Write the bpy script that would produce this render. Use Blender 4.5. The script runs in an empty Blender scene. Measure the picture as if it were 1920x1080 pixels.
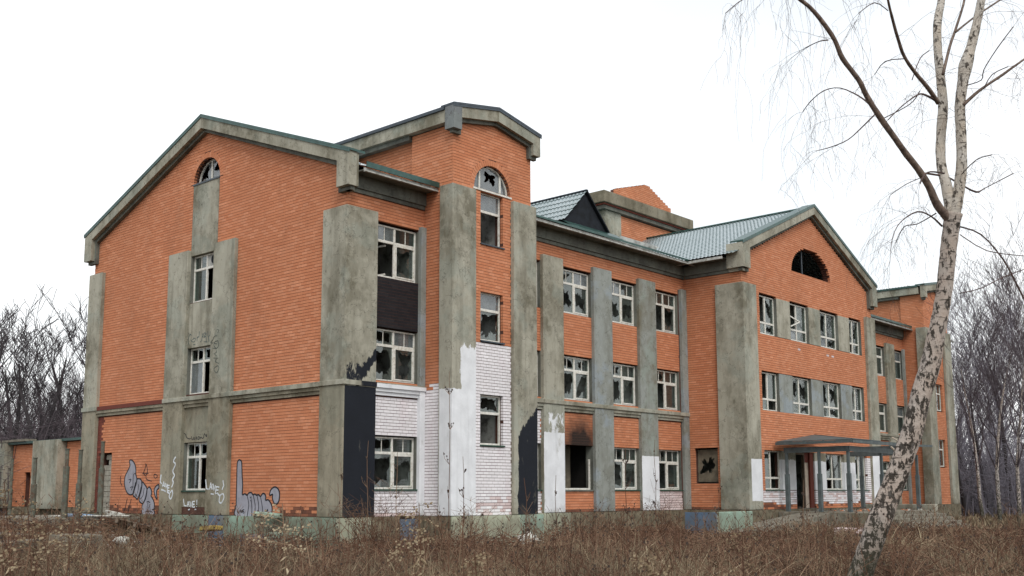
import bpy, math, random
import numpy as np
from mathutils import Vector, Matrix
random.seed(7); np.random.seed(7)
S = bpy.context.scene
COL = S.collection

# ------------------------------------------------------------------ camera, sky, sun, exposure
CAM_LOC = (-20.3316, -24.7108, 1.65)
cam_d = bpy.data.cameras.new('camera')
cam_d.sensor_width = 36; cam_d.lens = 37.711; cam_d.shift_y = 0.05682
cam_d.clip_start = 0.1; cam_d.clip_end = 4000
cam = bpy.data.objects.new('camera', cam_d); COL.objects.link(cam)
_r = Vector((0.66465, -0.74715, -0.00284)); _u = Vector((-0.10030, -0.09299, 0.99060)); _f = Vector((0.74039, 0.65812, 0.13675))
M = Matrix((_r, _u, -_f)).transposed().to_4x4(); M.translation = Vector(CAM_LOC)
cam.matrix_world = M
S.camera = cam

SUN_EL, SUN_DIR = 46.0, Vector((0.42, 0.58, 0))      # the way the soft light travels over the ground
w = bpy.data.worlds.new('World'); S.world = w; w.use_nodes = True
nt = w.node_tree; nt.nodes.clear()
sky = nt.nodes.new('ShaderNodeTexSky'); sky.sky_type = 'NISHITA'; sky.sun_disc = False
sky.sun_elevation = math.radians(SUN_EL)
sky.sun_rotation = math.atan2(-SUN_DIR.x, -SUN_DIR.y)
sky.air_density = 1.4; sky.dust_density = 3.0
b1 = nt.nodes.new('ShaderNodeBackground'); b1.inputs['Strength'].default_value = 0.12
b2 = nt.nodes.new('ShaderNodeBackground'); b2.inputs['Strength'].default_value = 1.25
tc = nt.nodes.new('ShaderNodeTexCoord'); no = nt.nodes.new('ShaderNodeTexNoise')
no.inputs['Scale'].default_value = 1.6; no.inputs['Detail'].default_value = 3
cr = nt.nodes.new('ShaderNodeValToRGB')
cr.color_ramp.elements[0].color = (0.68, 0.73, 0.77, 1); cr.color_ramp.elements[0].position = 0.30
cr.color_ramp.elements[1].color = (1.0, 1.0, 1.0, 1); cr.color_ramp.elements[1].position = 0.62
mx = nt.nodes.new('ShaderNodeMixShader'); mx.inputs[0].default_value = 0.86
ow = nt.nodes.new('ShaderNodeOutputWorld')
nt.links.new(sky.outputs[0], b1.inputs[0]); nt.links.new(tc.outputs['Generated'], no.inputs['Vector'])
nt.links.new(no.outputs['Fac'], cr.inputs[0]); nt.links.new(cr.outputs[0], b2.inputs[0])
nt.links.new(b1.outputs[0], mx.inputs[1]); nt.links.new(b2.outputs[0], mx.inputs[2]); nt.links.new(mx.outputs[0], ow.inputs[0])
sun_d = bpy.data.lights.new('sun', 'SUN'); sun_d.energy = 1.5; sun_d.angle = math.radians(25); sun_d.color = (1.0, 0.97, 0.92)
sun = bpy.data.objects.new('sun', sun_d); COL.objects.link(sun)
_d = SUN_DIR.normalized() * math.cos(math.radians(SUN_EL)) + Vector((0, 0, -math.sin(math.radians(SUN_EL))))
sun.rotation_euler = _d.to_track_quat('-Z', 'Y').to_euler()
sun.location = (-20, -30, 40)
S.view_settings.view_transform = 'Standard'; S.view_settings.look = 'None'
S.view_settings.exposure = 0.18; S.view_settings.gamma = 1.0
S.view_settings.use_curve_mapping = False

# ------------------------------------------------------------------ materials
class NT:
    def __init__(s, name):
        s.m = bpy.data.materials.new(name); s.m.use_nodes = True; s.t = s.m.node_tree; s.t.nodes.clear()
        s.o = s.t.nodes.new('ShaderNodeOutputMaterial')
    def n(s, typ, ins=None, **kw):
        k = s.t.nodes.new(typ)
        for a, b in kw.items(): setattr(k, a, b)
        for a, b in (ins or {}).items():
            i = k.inputs[a]
            if hasattr(b, 'is_output') or isinstance(b, bpy.types.NodeSocket): s.t.links.new(b, i)
            else: i.default_value = b
        return k
    def pos(s):
        if not hasattr(s, '_p'): s._p = s.n('ShaderNodeNewGeometry').outputs
        return s._p['Position']
    def vmul(s, v, c): return s.n('ShaderNodeVectorMath', {0: v, 1: c}, operation='MULTIPLY').outputs[0]
    def noise(s, scale, detail=4, rough=.55, stretch=None, off=0.0, vec=None):
        v = vec or s.pos()
        if stretch: v = s.vmul(v, stretch)
        if off: v = s.n('ShaderNodeVectorMath', {0: v, 1: (off, off*1.7, off*.6)}, operation='ADD').outputs[0]
        return s.n('ShaderNodeTexNoise', {'Vector': v, 'Scale': scale, 'Detail': detail, 'Roughness': rough}).outputs['Fac']
    def ramp(s, f, stops, interp='LINEAR'):
        k = s.n('ShaderNodeValToRGB', {0: f}); r = k.color_ramp; r.interpolation = interp
        while len(r.elements) < len(stops): r.elements.new(0.5)
        for e, (p, c) in zip(r.elements, stops):
            e.position = p; e.color = (c, c, c, 1) if isinstance(c, (int, float)) else (*c, 1)
        return k.outputs[0]
    def math(s, op, a, b=0.0, clamp=False):
        k = s.n('ShaderNodeMath', {0: a, 1: b}, operation=op); k.use_clamp = clamp
        return k.outputs[0]
    def mix(s, f, a, b, blend='MIX'):
        k = s.n('ShaderNodeMix', data_type='RGBA', blend_type=blend)
        for i, v in ((0, f), (6, a), (7, b)):
            if isinstance(v, bpy.types.NodeSocket): s.t.links.new(v, k.inputs[i])
            else: k.inputs[i].default_value = (*v, 1) if isinstance(v, tuple) and len(v) == 3 else v
        return k.outputs[2]
    def bump(s, h, strength=.3, dist=.02):
        return s.n('ShaderNodeBump', {'Height': h, 'Strength': strength, 'Distance': dist}).outputs[0]
    def fin(s, col, rough=.9, bump=None, metal=0.0, spec=.3):
        p = s.n('ShaderNodeBsdfPrincipled')
        for nme, v in (('Base Color', col), ('Roughness', rough), ('Metallic', metal), ('Specular IOR Level', spec)):
            if isinstance(v, bpy.types.NodeSocket): s.t.links.new(v, p.inputs[nme])
            else: p.inputs[nme].default_value = (*v, 1) if isinstance(v, tuple) else v
        if bump: s.t.links.new(bump, p.inputs['Normal'])
        s.t.links.new(p.outputs[0], s.o.inputs[0])
        return s.m

def brick_mat(name, a, b, c, dirt=(0.16, 0.085, 0.055), dirt_amt=.22, fleck=None, soot=None):
    t = NT(name)
    g = t.n('ShaderNodeNewGeometry'); oi = t.n('ShaderNodeObjectInfo')
    rnd = t.math('FRACT', t.math('ADD', g.outputs['Random Per Island'], oi.outputs['Random']))
    col = t.ramp(rnd, [(0, a), (.55, b), (.93, c), (1, tuple(x*1.12 for x in c))])
    big = t.noise(.35, 3); col = t.mix(t.ramp(big, [(.35, 0.), (.7, .45)]), col, tuple(x*.72 for x in b))
    fine = t.noise(30, 3); col = t.mix(t.ramp(fine, [(.3, .22), (.7, 0.)]), col, dirt)
    st = t.noise(1.1, 5, .6, stretch=(1, 1, .35), off=3)
    col = t.mix(t.ramp(st, [(.55, 0.), (.75, dirt_amt)]), col, dirt)
    eff = t.noise(2.3, 5, .7, off=11); col = t.mix(t.ramp(eff, [(.68, 0.), (.80, .3)]), col, (.62, .5, .42))
    if fleck:
        f = t.noise(9, 4, .7, off=5); col = t.mix(t.ramp(f, [(.60, 0.), (.68, .8)]), col, fleck)
    if soot:
        d = t.n('ShaderNodeVectorMath', {0: t.pos(), 1: soot}, operation='DISTANCE').outputs['Value']
        d = t.math('ADD', d, t.math('MULTIPLY', t.noise(2.5, 4), .9))
        col = t.mix(t.ramp(t.math('MULTIPLY', d, .4), [(.40, .97), (.80, 0.)]), col, (.012, .011, .010))
    return t.fin(col, .88, t.bump(t.noise(55, 3), .35, .004))

MAT = {}
MAT['orange'] = brick_mat('orange_brick', (.56, .203, .098), (.615, .236, .117), (.655, .275, .150), soot=(11.3, 0, 3.35))
MAT['dirty'] = brick_mat('mossy_brick', (.12, .05, .035), (.20, .075, .045), (.30, .11, .06), dirt=(.05, .045, .03), dirt_amt=.7)
MAT['white'] = brick_mat('white_painted_brick', (.78, .77, .79), (.83, .82, .84), (.86, .85, .87), dirt=(.66, .52, .56), dirt_amt=.35)
MAT['pink'] = brick_mat('thin_white_painted_brick', (.62, .52, .52), (.70, .60, .60), (.76, .68, .68), dirt=(.5, .25, .2), dirt_amt=.5)
MAT['black'] = brick_mat('black_painted_brick', (.008, .010, .014), (.013, .015, .019), (.022, .023, .026), dirt=(.06, .025, .02), dirt_amt=.15)
MAT['maroon'] = brick_mat('maroon_painted_brick', (.13, .03, .022), (.16, .038, .028), (.2, .05, .035))

def plain(name, c, rough=.8, metal=0., var=.25, scale=4, bump=.15, spec=.3, dirt=None):
    t = NT(name); n = t.noise(scale, 5, .6)
    col = t.mix(t.ramp(n, [(.3, 0.), (.7, 1.)]), tuple(x*(1-var) for x in c), tuple(min(1, x*(1+var)) for x in c))
    if dirt: col = t.mix(t.ramp(t.noise(scale*1.7, 6, .7, off=9), [(.48, 0.), (.64, .85)]), col, dirt)
    return t.fin(col, rough, t.bump(t.noise(scale*10, 3), bump, .01), metal, spec)

def concrete(name, patches=(), paint=None, light=(.40, .385, .315), dark=(.175, .162, .118), tint=.30, tintcol=(.30, .35, .31), seed=0., worn_lo=.60, worn_min=.55):
    """rough render; patches: (x0,x1,y0,y1,z0,z1,raggedness) of brushed paint"""
    t = NT(name); oi = t.n('ShaderNodeObjectInfo').outputs['Random']
    offv = t.n('ShaderNodeCombineXYZ', {0: t.math('MULTIPLY', oi, 40.), 1: t.math('MULTIPLY', oi, 17.), 2: t.math('MULTIPLY', oi, 9.)}).outputs[0]
    v = t.n('ShaderNodeVectorMath', {0: t.pos(), 1: offv}, operation='ADD').outputs[0]
    a = t.noise(.9, 6, .62, stretch=(1, 1, .45), off=seed + .01, vec=v)
    col = t.mix(t.ramp(a, [(.36, 1.), (.60, 0.)]), light, dark)
    b = t.noise(2.6, 6, .65, off=seed + 4, vec=v)
    col = t.mix(t.ramp(b, [(.50, 0.), (.56, .25), (.7, .4)]), col, tuple(x*1.25 for x in light))
    c = t.noise(.8, 5, .6, off=seed + 8, vec=v)
    col = t.mix(t.math('MULTIPLY', t.ramp(c, [(.52, 0.), (.60, 1.)]), tint), col, tintcol)
    e = t.noise(5, 6, .75, stretch=(1, 1, .5), off=seed + 12, vec=v)
    col = t.mix(t.ramp(e, [(.56, 0.), (.70, .5)]), col, tuple(x*.55 for x in dark))
    s2 = t.noise(3.2, 4, .5, stretch=(1, 1, .06), off=seed+20, vec=v)
    col = t.mix(t.ramp(s2, [(.55, 0.), (.68, .35)]), col, tuple(x*.7 for x in dark))
    z0_ = t.n('ShaderNodeSeparateXYZ', {0: t.pos()}).outputs
    lowl = t.math('MULTIPLY', t.math('LESS_THAN', z0_[2], 4.87), t.math('LESS_THAN', z0_[0], .02))
    col = t.mix(t.math('MULTIPLY', lowl, .75), col, (.72, .66, .58), 'MULTIPLY')
    gr = t.noise(70, 2); col = t.mix(t.ramp(gr, [(.3, .18), (.7, 0.)]), col, (.05, .05, .04))
    ck = t.math('ABSOLUTE', t.math('SUBTRACT', t.noise(1.1, 4, .6, off=seed+26, vec=v), .5))
    col = t.mix(t.ramp(ck, [(.0, .6), (.006, 0.)]), col, (.05, .045, .035))
    # damp, darker foot
    zz = t.n('ShaderNodeSeparateXYZ', {0: t.pos()}).outputs
    foot = t.math('ADD', zz[2], t.math('MULTIPLY', t.noise(1.5, 4, off=2), 1.2))
    col = t.mix(t.ramp(t.math('MULTIPLY', foot, .4), [(.56, .55), (.76, 0.)]), col, (.09, .08, .055))
    if patches:
        nv = t.n('ShaderNodeTexNoise', {'Vector': t.vmul(t.pos(), (4.2, 4.2, 1.7)), 'Scale': 1.0, 'Detail': 9, 'Roughness': .8}).outputs['Color']
        nv = t.n('ShaderNodeVectorMath', {0: nv, 1: (.5, .5, .5)}, operation='SUBTRACT').outputs[0]
        tot = None
        for (x0, x1, y0, y1, z0, z1, rg, *sl) in patches:
            pv = t.n('ShaderNodeVectorMath', {0: t.pos(), 1: t.vmul(nv, (rg, rg, rg*2.6))}, operation='ADD').outputs[0]
            q = list(t.n('ShaderNodeSeparateXYZ', {0: pv}).outputs)[:3]; mn = None
            if sl: q[2] = t.math('SUBTRACT', q[2], t.math('MULTIPLY', t.math('SUBTRACT', q[0], x0), sl[0]))
            for i, (lo, hi) in enumerate(((x0, x1), (y0, y1), (z0, z1))):
                k = t.math('MINIMUM', t.math('SUBTRACT', q[i], lo), t.math('SUBTRACT', hi, q[i]))
                mn = k if mn is None else t.math('MINIMUM', mn, k)
            tot = mn if tot is None else t.math('MAXIMUM', tot, mn)
        m = t.ramp(t.math('ADD', t.math('MULTIPLY', tot, 12.), .5), [(.45, 0.), (.55, 1.)])
        worn = t.ramp(t.noise(2.2, 6, .7, stretch=(1, 1, .5), off=31), [(worn_lo, 1.), (worn_lo+.12, worn_min)])
        pc = t.mix(t.ramp(t.noise(1.7, 5, .6, off=41), [(.3, 0.), (.75, 1.)]), tuple(x*.78 for x in paint), paint)
        drip = t.ramp(t.noise(2.6, 4, .6, stretch=(1.6, 1.6, .10), off=51), [(.56, 0.), (.70, .35)])
        pc = t.mix(drip, pc, tuple(x*.6+.006 for x in paint))
        col = t.mix(t.math('MULTIPLY', m, worn), col, pc)
        col = t.mix(t.ramp(t.math('MULTIPLY', foot, .4), [(.56, .45), (.70, 0.)]), col, (.13, .11, .08))
    return t.fin(col, .92, t.bump(t.noise(18, 6, .7), .5, .012))

WHITE_P = (.82, .84, .87); BLACK_P = (.013, .016, .023)
B9 = 99.
MAT['conc'] = concrete('weathered_render')
MAT['conc_brown'] = concrete('brown_damp_render', light=(.24, .215, .16), dark=(.12, .105, .07), tint=.12)
MAT['conc_blue'] = concrete('bluish_render', light=(.30, .32, .30), dark=(.20, .205, .175), tint=.6, tintcol=(.30, .35, .39))
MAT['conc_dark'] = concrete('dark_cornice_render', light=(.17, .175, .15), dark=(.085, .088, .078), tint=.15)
MAT['conc_corner'] = concrete('corner_pilaster_render', [(-.11, B9, -B9, B9, -1, 4.86, .02), (.30, B9, -B9, B9, 4.7, 5.1, .30, 1.25), (-.05, .75, -B9, -.13, 5.05, 5.5, .40)], BLACK_P)
MAT['conc_tl'] = concrete('tower_left_pilaster_render', [(-B9, B9, -B9, -1.3, -1, 4.75, .02), (-B9, B9, -B9, -.9, -1, 4.9, .08), (3.42, B9, -B9, -1.3, 4.7, 6.25, .42)], WHITE_P)
MAT['conc_tr'] = concrete('tower_right_pilaster_render', [(6.12, B9, -B9, -1.2, -1, 3.55, .40, 1.05)], BLACK_P)
MAT['conc_c1'] = concrete('first_bay_pilaster_render', [(-B9, B9, -B9, -.13, -1, 3.85, .06), (9.25, 10.15, -B9, -.13, 3.6, 4.5, .5)], WHITE_P)
MAT['conc_c3'] = concrete('third_bay_pilaster_render', [(-B9, B9, -B9, -.13, -1, 3.15, .04)], WHITE_P, light=(.30, .32, .30), tint=.6)
MAT['conc_wl'] = concrete('wing_left_pilaster_render', [(18.7, B9, -B9, -2.93, 1.35, 3.05, .05)], WHITE_P)
MAT['conc_wr'] = concrete('wing_right_pilaster_render', [(-B9, B9, -B9, -2.93, -1, 3.6, .05)], WHITE_P)
MAT['conc_s1'] = concrete('white_washed_render', [(-B9, B9, -B9, B9, -1, 5.0, .02)], WHITE_P)
MAT['conc_wp'] = concrete('white_washed_panel_render', [(-B9, B9, -B9, B9, -1, 3.08, .10)], WHITE_P)
MAT['conc_green'] = concrete('green_painted_plinth', [(-B9, B9, -B9, B9, -1, 3, .05)], (.29, .40, .31), tint=.5, worn_lo=.46, worn_min=.35)
MAT['conc_mint'] = concrete('mint_painted_concrete', [(-B9, B9, -B9, B9, -1, 3, .05)], (.33, .47, .38), worn_lo=.5, worn_min=.2)
MAT['conc_lime'] = concrete('pale_lime_painted_concrete', [(-B9, B9, -B9, B9, -1, 3, .05)], (.52, .56, .42), worn_lo=.48, worn_min=.4)
MAT['conc_black'] = concrete('black_painted_render', [(-B9, B9, -B9, B9, -1, 9, .05)], BLACK_P)
MAT['conc_azure'] = concrete('blue_painted_concrete', [(-B9, B9, -B9, B9, -1, 3, .05)], (.11, .20, .33), worn_lo=.5, worn_min=.2)
MAT['mortar'] = plain('mortar', (.085, .04, .03), .95, var=.35)
MAT['plain_wall'] = plain('rear_brick_wall', (.42, .16, .08), .9, var=.2)
MAT['inside'] = plain('inner_plaster', (.42, .43, .41), .9, var=.3, scale=1.2, dirt=(.10, .09, .08))
MAT['frame'] = plain('white_plastic_frame', (.70, .69, .64), .5, var=.12, scale=7, dirt=(.48, .44, .36))
MAT['sillg'] = plain('dark_green_sill', (.03, .07, .05), .5)
MAT['cap'] = plain('green_cap_sheet', (.035, .085, .075), .35, .3, var=.3, spec=.5)
MAT['navy'] = plain('dark_cap_sheet', (.045, .06, .075), .4, .3, var=.3, spec=.5)
MAT['gutter'] = plain('grey_gutter', (.42, .42, .40), .6, var=.3, dirt=(.2, .2, .16))
MAT['felt'] = plain('black_roofing_felt', (.010, .013, .018), .85, var=.5)
MAT['board'] = plain('dusty_board', (.15, .13, .095), .9, var=.4)
MAT['soot'] = plain('sooty_dark_lining', (.012, .011, .010), .95)
MAT['conc_slate'] = concrete('slate_render', light=(.19, .205, .215), dark=(.10, .105, .105), tint=.2)
MAT['steel'] = plain('grey_green_steel', (.085, .105, .108), .55, .1, var=.3)
MAT['rust'] = plain('rusty_green_pipe', (.115, .125, .10), .8, var=.35, dirt=(.10, .055, .035))
MAT['block'] = plain('grey_concrete_block', (.30, .285, .24), .95, var=.3, scale=6)
MAT['slab'] = plain('weathered_slab', (.19, .175, .14), .95, var=.3, scale=3, dirt=(.10, .085, .06))
MAT['debris'] = plain('rubble_mix', (.34, .30, .25), .95, var=.6, scale=5)
MAT['wood'] = plain('grey_timber', (.16, .125, .095), .85, var=.35, scale=6)
MAT['ochre'] = plain('ochre_foam', (.33, .24, .07), .9)
MAT['bluefilm'] = plain('blue_sheet', (.25, .42, .62), .5)
MAT['paper'] = plain('pale_litter', (.50, .50, .46), .8, dirt=(.25, .23, .18))
MAT['lath'] = plain('cream_lath', (.62, .52, .42), .7)
MAT['g_fill'] = plain('grey_spray_paint', (.29, .29, .335), .85, var=.2, scale=3)
MAT['g_black'] = plain('black_spray_paint', (.015, .016, .022), .8)
MAT['g_white'] = plain('white_spray_paint', (.62, .66, .70), .8)
MAT['g_teal'] = plain('dark_teal_marker', (.05, .085, .09), .8)
MAT['g_grey'] = plain('grey_green_marker', (.085, .10, .085), .8)
MAT['stone'] = plain('damp_plinth', (.17, .145, .10), .95, var=.35, scale=3, dirt=(.07, .06, .04))

def tile_mat():
    t = NT('metal_roof_tile')
    n = t.noise(1.3, 5, .6); col = t.mix(t.ramp(n, [(.35, 0.), (.7, 1.)]), (.19, .25, .255), (.27, .33, .345))
    fr = t.ramp(t.noise(.8, 5, .65, off=5), [(.42, .20), (.62, .36)])
    col = t.mix(t.ramp(t.noise(6, 5, .7, off=9), [(.52, 0.), (.68, .5)]), col, (.33, .37, .38))
    m = t.fin(col, fr, None, .1, .9)
    b = [n for n in m.node_tree.nodes if n.type == 'BSDF_PRINCIPLED'][0]; b.inputs['Coat Weight'].default_value = 1.0; b.inputs['Coat Roughness'].default_value = .12; b.inputs['Coat IOR'].default_value = 1.7
    return m
MAT['tile'] = tile_mat()

def glass_mat(name, dust, tint=(.80, .88, .85)):
    t = NT(name)
    tr = t.n('ShaderNodeBsdfTransparent', {'Color': (*tint, 1)}); gl = t.n('ShaderNodeBsdfGlossy', {'Color': (1, 1, 1, 1), 'Roughness': .03})
    df = t.n('ShaderNodeBsdfDiffuse', {'Color': (.33, .36, .36, 1)})
    fc = t.n('ShaderNodeLayerWeight', {'Blend': .5}).outputs['Facing']
    fr = t.math('ADD', t.math('MULTIPLY', t.math('POWER', fc, 5.), .85), .075)
    dn = t.ramp(t.noise(3, 5, .7), [(.3, dust*.4), (.75, dust*1.6)])
    m1 = t.n('ShaderNodeMixShader', {0: dn, 1: tr.outputs[0], 2: df.outputs[0]})
    m2 = t.n('ShaderNodeMixShader', {0: fr, 1: m1.outputs[0], 2: gl.outputs[0]})
    t.t.links.new(m2.outputs[0], t.o.inputs[0]); return t.m
MAT['glass'] = glass_mat('dusty_glass', .07)
MAT['glass_c'] = glass_mat('clear_glass', .05)
MAT['glass_w'] = glass_mat('filmed_glass', .34, (.7, .75, .8))

# ------------------------------------------------------------------ mesh helpers
class MB:
    def __init__(s): s.v = []; s.f = []; s.mi = []
    def hexa(s, p, mi=0):
        n = len(s.v); s.v += [tuple(q) for q in p]
        s.f += [(n, n+3, n+2, n+1), (n+4, n+5, n+6, n+7), (n, n+1, n+5, n+4), (n+1, n+2, n+6, n+5), (n+2, n+3, n+7, n+6), (n+3, n, n+4, n+7)]
        s.mi += [mi]*6; return s
    def box(s, x0, x1, y0, y1, z0, z1, mi=0):
        return s.hexa([(x0, y0, z0), (x1, y0, z0), (x1, y1, z0), (x0, y1, z0), (x0, y0, z1), (x1, y0, z1), (x1, y1, z1), (x0, y1, z1)], mi)
    def fbox(s, F, u0, u1, z0, z1, d0, d1, mi=0):
        a, b = (d0, d1)
        P = F.p
        pts = [P(u0, z0, b), P(u1, z0, b), P(u1, z0, a), P(u0, z0, a), P(u0, z1, b), P(u1, z1, b), P(u1, z1, a), P(u0, z1, a)]
        return s.hexa(pts, mi)
    def fprism(s, F, poly, d0, d1, mi=0):          # poly in (u,z), extruded along the wall normal
        n = len(s.v); k = len(poly)
        s.v += [tuple(F.p(u, z, d1)) for u, z in poly] + [tuple(F.p(u, z, d0)) for u, z in poly]
        s.f.append(tuple(range(n, n+k))); s.f.append(tuple(range(n+2*k-1, n+k-1, -1))); s.mi += [mi, mi]
        for i in range(k):
            j = (i+1) % k; s.f.append((n+i, n+k+i, n+k+j, n+j)); s.mi.append(mi)
        return s
    def prism_z(s, poly, z0, z1, mi=0):
        n = len(s.v); k = len(poly)
        s.v += [(x, y, z1) for x, y in poly] + [(x, y, z0) for x, y in poly]
        s.f.append(tuple(range(n, n+k))); s.f.append(tuple(range(n+2*k-1, n+k-1, -1))); s.mi += [mi, mi]
        for i in range(k):
            j = (i+1) % k; s.f.append((n+i, n+k+i, n+k+j, n+j)); s.mi.append(mi)
        return s
    def bar(s, a, b, w, h, mi=0, up=(0, 0, 1)):
        a = Vector(a); b = Vector(b); d = (b-a).normalized(); up = Vector(up)
        if abs(d.dot(up)) > .98: up = Vector((1, 0, 0))
        r = d.cross(up).normalized()*w/2; q = r.cross(d).normalized()*h/2
        return s.hexa([a-r-q, a+r-q, b+r-q, b-r-q, a-r+q, a+r+q, b+r+q, b-r+q], mi)
    def tube(s, pts, n=6, mi=0, cap=True, jit=0.):
        m = len(pts); base = len(s.v); prev = None
        for i, (x, y, z, r) in enumerate(pts):
            p = Vector((x, y, z)); a = Vector(pts[max(0, i-1)][:3]); b = Vector(pts[min(m-1, i+1)][:3]); d = (b-a)
            d = d.normalized() if d.length > 1e-9 else Vector((0, 0, 1))
            if prev is None: prev = d.orthogonal().normalized()
            e = (prev - d*prev.dot(d))
            e = e.normalized() if e.length > 1e-6 else d.orthogonal().normalized()
            prev = e; g = d.cross(e)
            for k in range(n):
                an = 2*math.pi*k/n; rr = r*(1+random.uniform(-jit, jit)) if jit else r
                s.v.append(tuple(p + e*(rr*math.cos(an)) + g*(rr*math.sin(an))))
        for i in range(m-1):
            for k in range(n):
                a = base+i*n+k; b = base+i*n+(k+1) % n
                s.f.append((a, b, b+n, a+n)); s.mi.append(mi)
        if cap and n > 2:
            s.f.append(tuple(base+(m-1)*n+k for k in range(n))); s.mi.append(mi)
            s.f.append(tuple(base+k for k in range(n-1, -1, -1))); s.mi.append(mi)
        return s
    def mesh(s, name, mats, smooth=False):
        me = bpy.data.meshes.new(name); me.from_pydata(s.v, [], s.f)
        for m in (mats if isinstance(mats, (list, tuple)) else [mats]): me.materials.append(MAT[m] if isinstance(m, str) else m)
        if any(s.mi): me.polygons.foreach_set('material_index', s.mi)
        if smooth: me.polygons.foreach_set('use_smooth', [True]*len(s.f))
        else: me.polygons.foreach_set('use_smooth', [False]*len(s.f))
        me.update(); return me
    def build(s, name, mats, parent=None, smooth=False, bevel=0., **tags):
        o = bpy.data.objects.new(name, s.mesh(name, mats, smooth)); COL.objects.link(o)
        if parent: o.parent = parent
        if bevel:
            b = o.modifiers.new('bevel', 'BEVEL'); b.width = bevel; b.segments = 1; b.limit_method = 'ANGLE'
        for k, v in tags.items(): o[k] = v
        return o

class Frame:
    """a wall face: u runs along it, n points out of it"""
    def __init__(s, O, ud, n): s.O = Vector((O[0], O[1], 0)); s.u = Vector((ud[0], ud[1], 0)); s.n = Vector((n[0], n[1], 0))
    def p(s, u, z, d=0.): return s.O + s.u*u + s.n*d + Vector((0, 0, z))

def empty(name, loc, label, category, group=None, rz=0):
    o = bpy.data.objects.new(name, None); COL.objects.link(o); o.location = loc; o.rotation_euler = (0, 0, rz)
    o.empty_display_size = .2
    o['label'] = label; o['category'] = category
    if group: o['group'] = group
    return o
def thing(o, label, category, group=None):
    o['label'] = label; o['category'] = category
    if group: o['group'] = group
    return o
def struct(o): o['kind'] = 'structure'; return o
BIRCH_TRUNK = [(-7.286, -18.718, 0.165, 0.1532), (-7.241, -18.858, 0.593, 0.1466), (-7.194, -18.978, 0.923, 0.1432), (-7.125, -19.159, 1.417, 0.1399), (-7.041, -19.363, 1.945, 0.1332), (-6.982, -19.526, 2.406, 0.1299), (-6.953, -19.654, 2.868, 0.1233), (-6.916, -19.764, 3.198, 0.1199), (-6.905, -19.845, 3.527, 0.1099), (-6.894, -19.926, 3.857, 0.0999), (-6.892, -19.997, 4.187, 0.0966), (-6.906, -20.064, 4.583, 0.0966), (-6.912, -20.125, 4.913, 0.0999), (-6.91, -20.168, 5.111, 0.1099)]
BIRCH_STEMS = [[(-6.911, -20.16, 5.078, 0.0839), (-6.884, -20.233, 5.378, 0.072), (-6.877, -20.29, 5.713, 0.0661), (-6.908, -20.317, 6.114, 0.0632), (-6.937, -20.334, 6.45, 0.0632), (-6.93, -20.391, 6.786, 0.0663), (-6.913, -20.429, 6.977, 0.0845), (-6.881, -20.49, 7.195, 0.0604), (-6.85, -20.561, 7.467, 0.0544), (-6.826, -20.638, 7.805, 0.0514), (-6.808, -20.722, 8.211, 0.0485), (-6.833, -20.799, 8.818, 0.0424), (-6.916, -20.839, 9.56, 0.0303)], [(-6.916, -20.155, 5.078, 0.078), (-6.893, -20.097, 5.472, 0.0665), (-6.857, -20.035, 5.771, 0.0609), (-6.789, -20.024, 6.142, 0.0614), (-6.704, -20.046, 6.586, 0.0619), (-6.651, -20.021, 6.968, 0.0562), (-6.614, -19.992, 7.425, 0.0534), (-6.543, -19.988, 7.818, 0.0539), (-6.433, -20.015, 8.147, 0.0479), (-6.356, -20.036, 8.621, 0.045), (-6.354, -20.017, 9.316, 0.0357), (-6.37, -19.996, 10.093, 0.0261)]]
BIRCH_LIMBS = [[(-6.927, -20.129, 5.012, 0.0573), (-7.121, -20.052, 5.192, 0.0513), (-7.282, -20.018, 5.403, 0.0454), (-7.457, -19.964, 5.592, 0.0423), (-7.637, -19.898, 5.753, 0.0393), (-7.808, -19.843, 5.912, 0.0363), (-8.029, -19.749, 6.159, 0.0361), (-8.226, -19.679, 6.391, 0.0332), (-8.373, -19.652, 6.556, 0.0302), (-8.589, -19.56, 6.782, 0.0301), (-8.737, -19.537, 6.974, 0.0272), (-8.902, -19.488, 7.133, 0.027), (-9.086, -19.417, 7.29, 0.0242), (-9.263, -19.341, 7.383, 0.0214), (-9.489, -19.229, 7.567, 0.0186), (-9.73, -19.092, 7.718, 0.0132)], [(-7.177, -20.152, 6.477, 0.0286), (-7.434, -20.129, 6.603, 0.0255), (-7.716, -20.081, 6.738, 0.0224), (-7.973, -20.059, 6.868, 0.0193), (-8.197, -20.079, 7.024, 0.0191), (-8.418, -20.108, 7.207, 0.0162), (-8.615, -20.151, 7.321, 0.0133), (-8.835, -20.192, 7.552, 0.0105)], [(-7.173, -20.23, 6.827, 0.0201), (-6.978, -20.262, 7.23, 0.0174), (-6.778, -20.274, 7.506, 0.0176), (-6.571, -20.31, 7.856, 0.0149), (-6.386, -20.293, 8.074, 0.0151), (-6.206, -20.301, 8.436, 0.0122)], [(-6.966, -20.383, 6.45, 0.0229), (-6.867, -20.514, 6.598, 0.0201), (-6.781, -20.621, 6.699, 0.0172), (-6.654, -20.781, 6.834, 0.0172), (-6.547, -20.914, 6.955, 0.0144), (-6.399, -21.101, 7.103, 0.0115), (-6.176, -21.354, 7.171, 0.0086)], [(-7.12, -20.399, 7.355, 0.0143), (-6.601, -20.492, 7.716, 0.0118), (-6.04, -20.634, 8.088, 0.0121), (-5.515, -20.733, 8.435, 0.0093)]]
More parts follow.
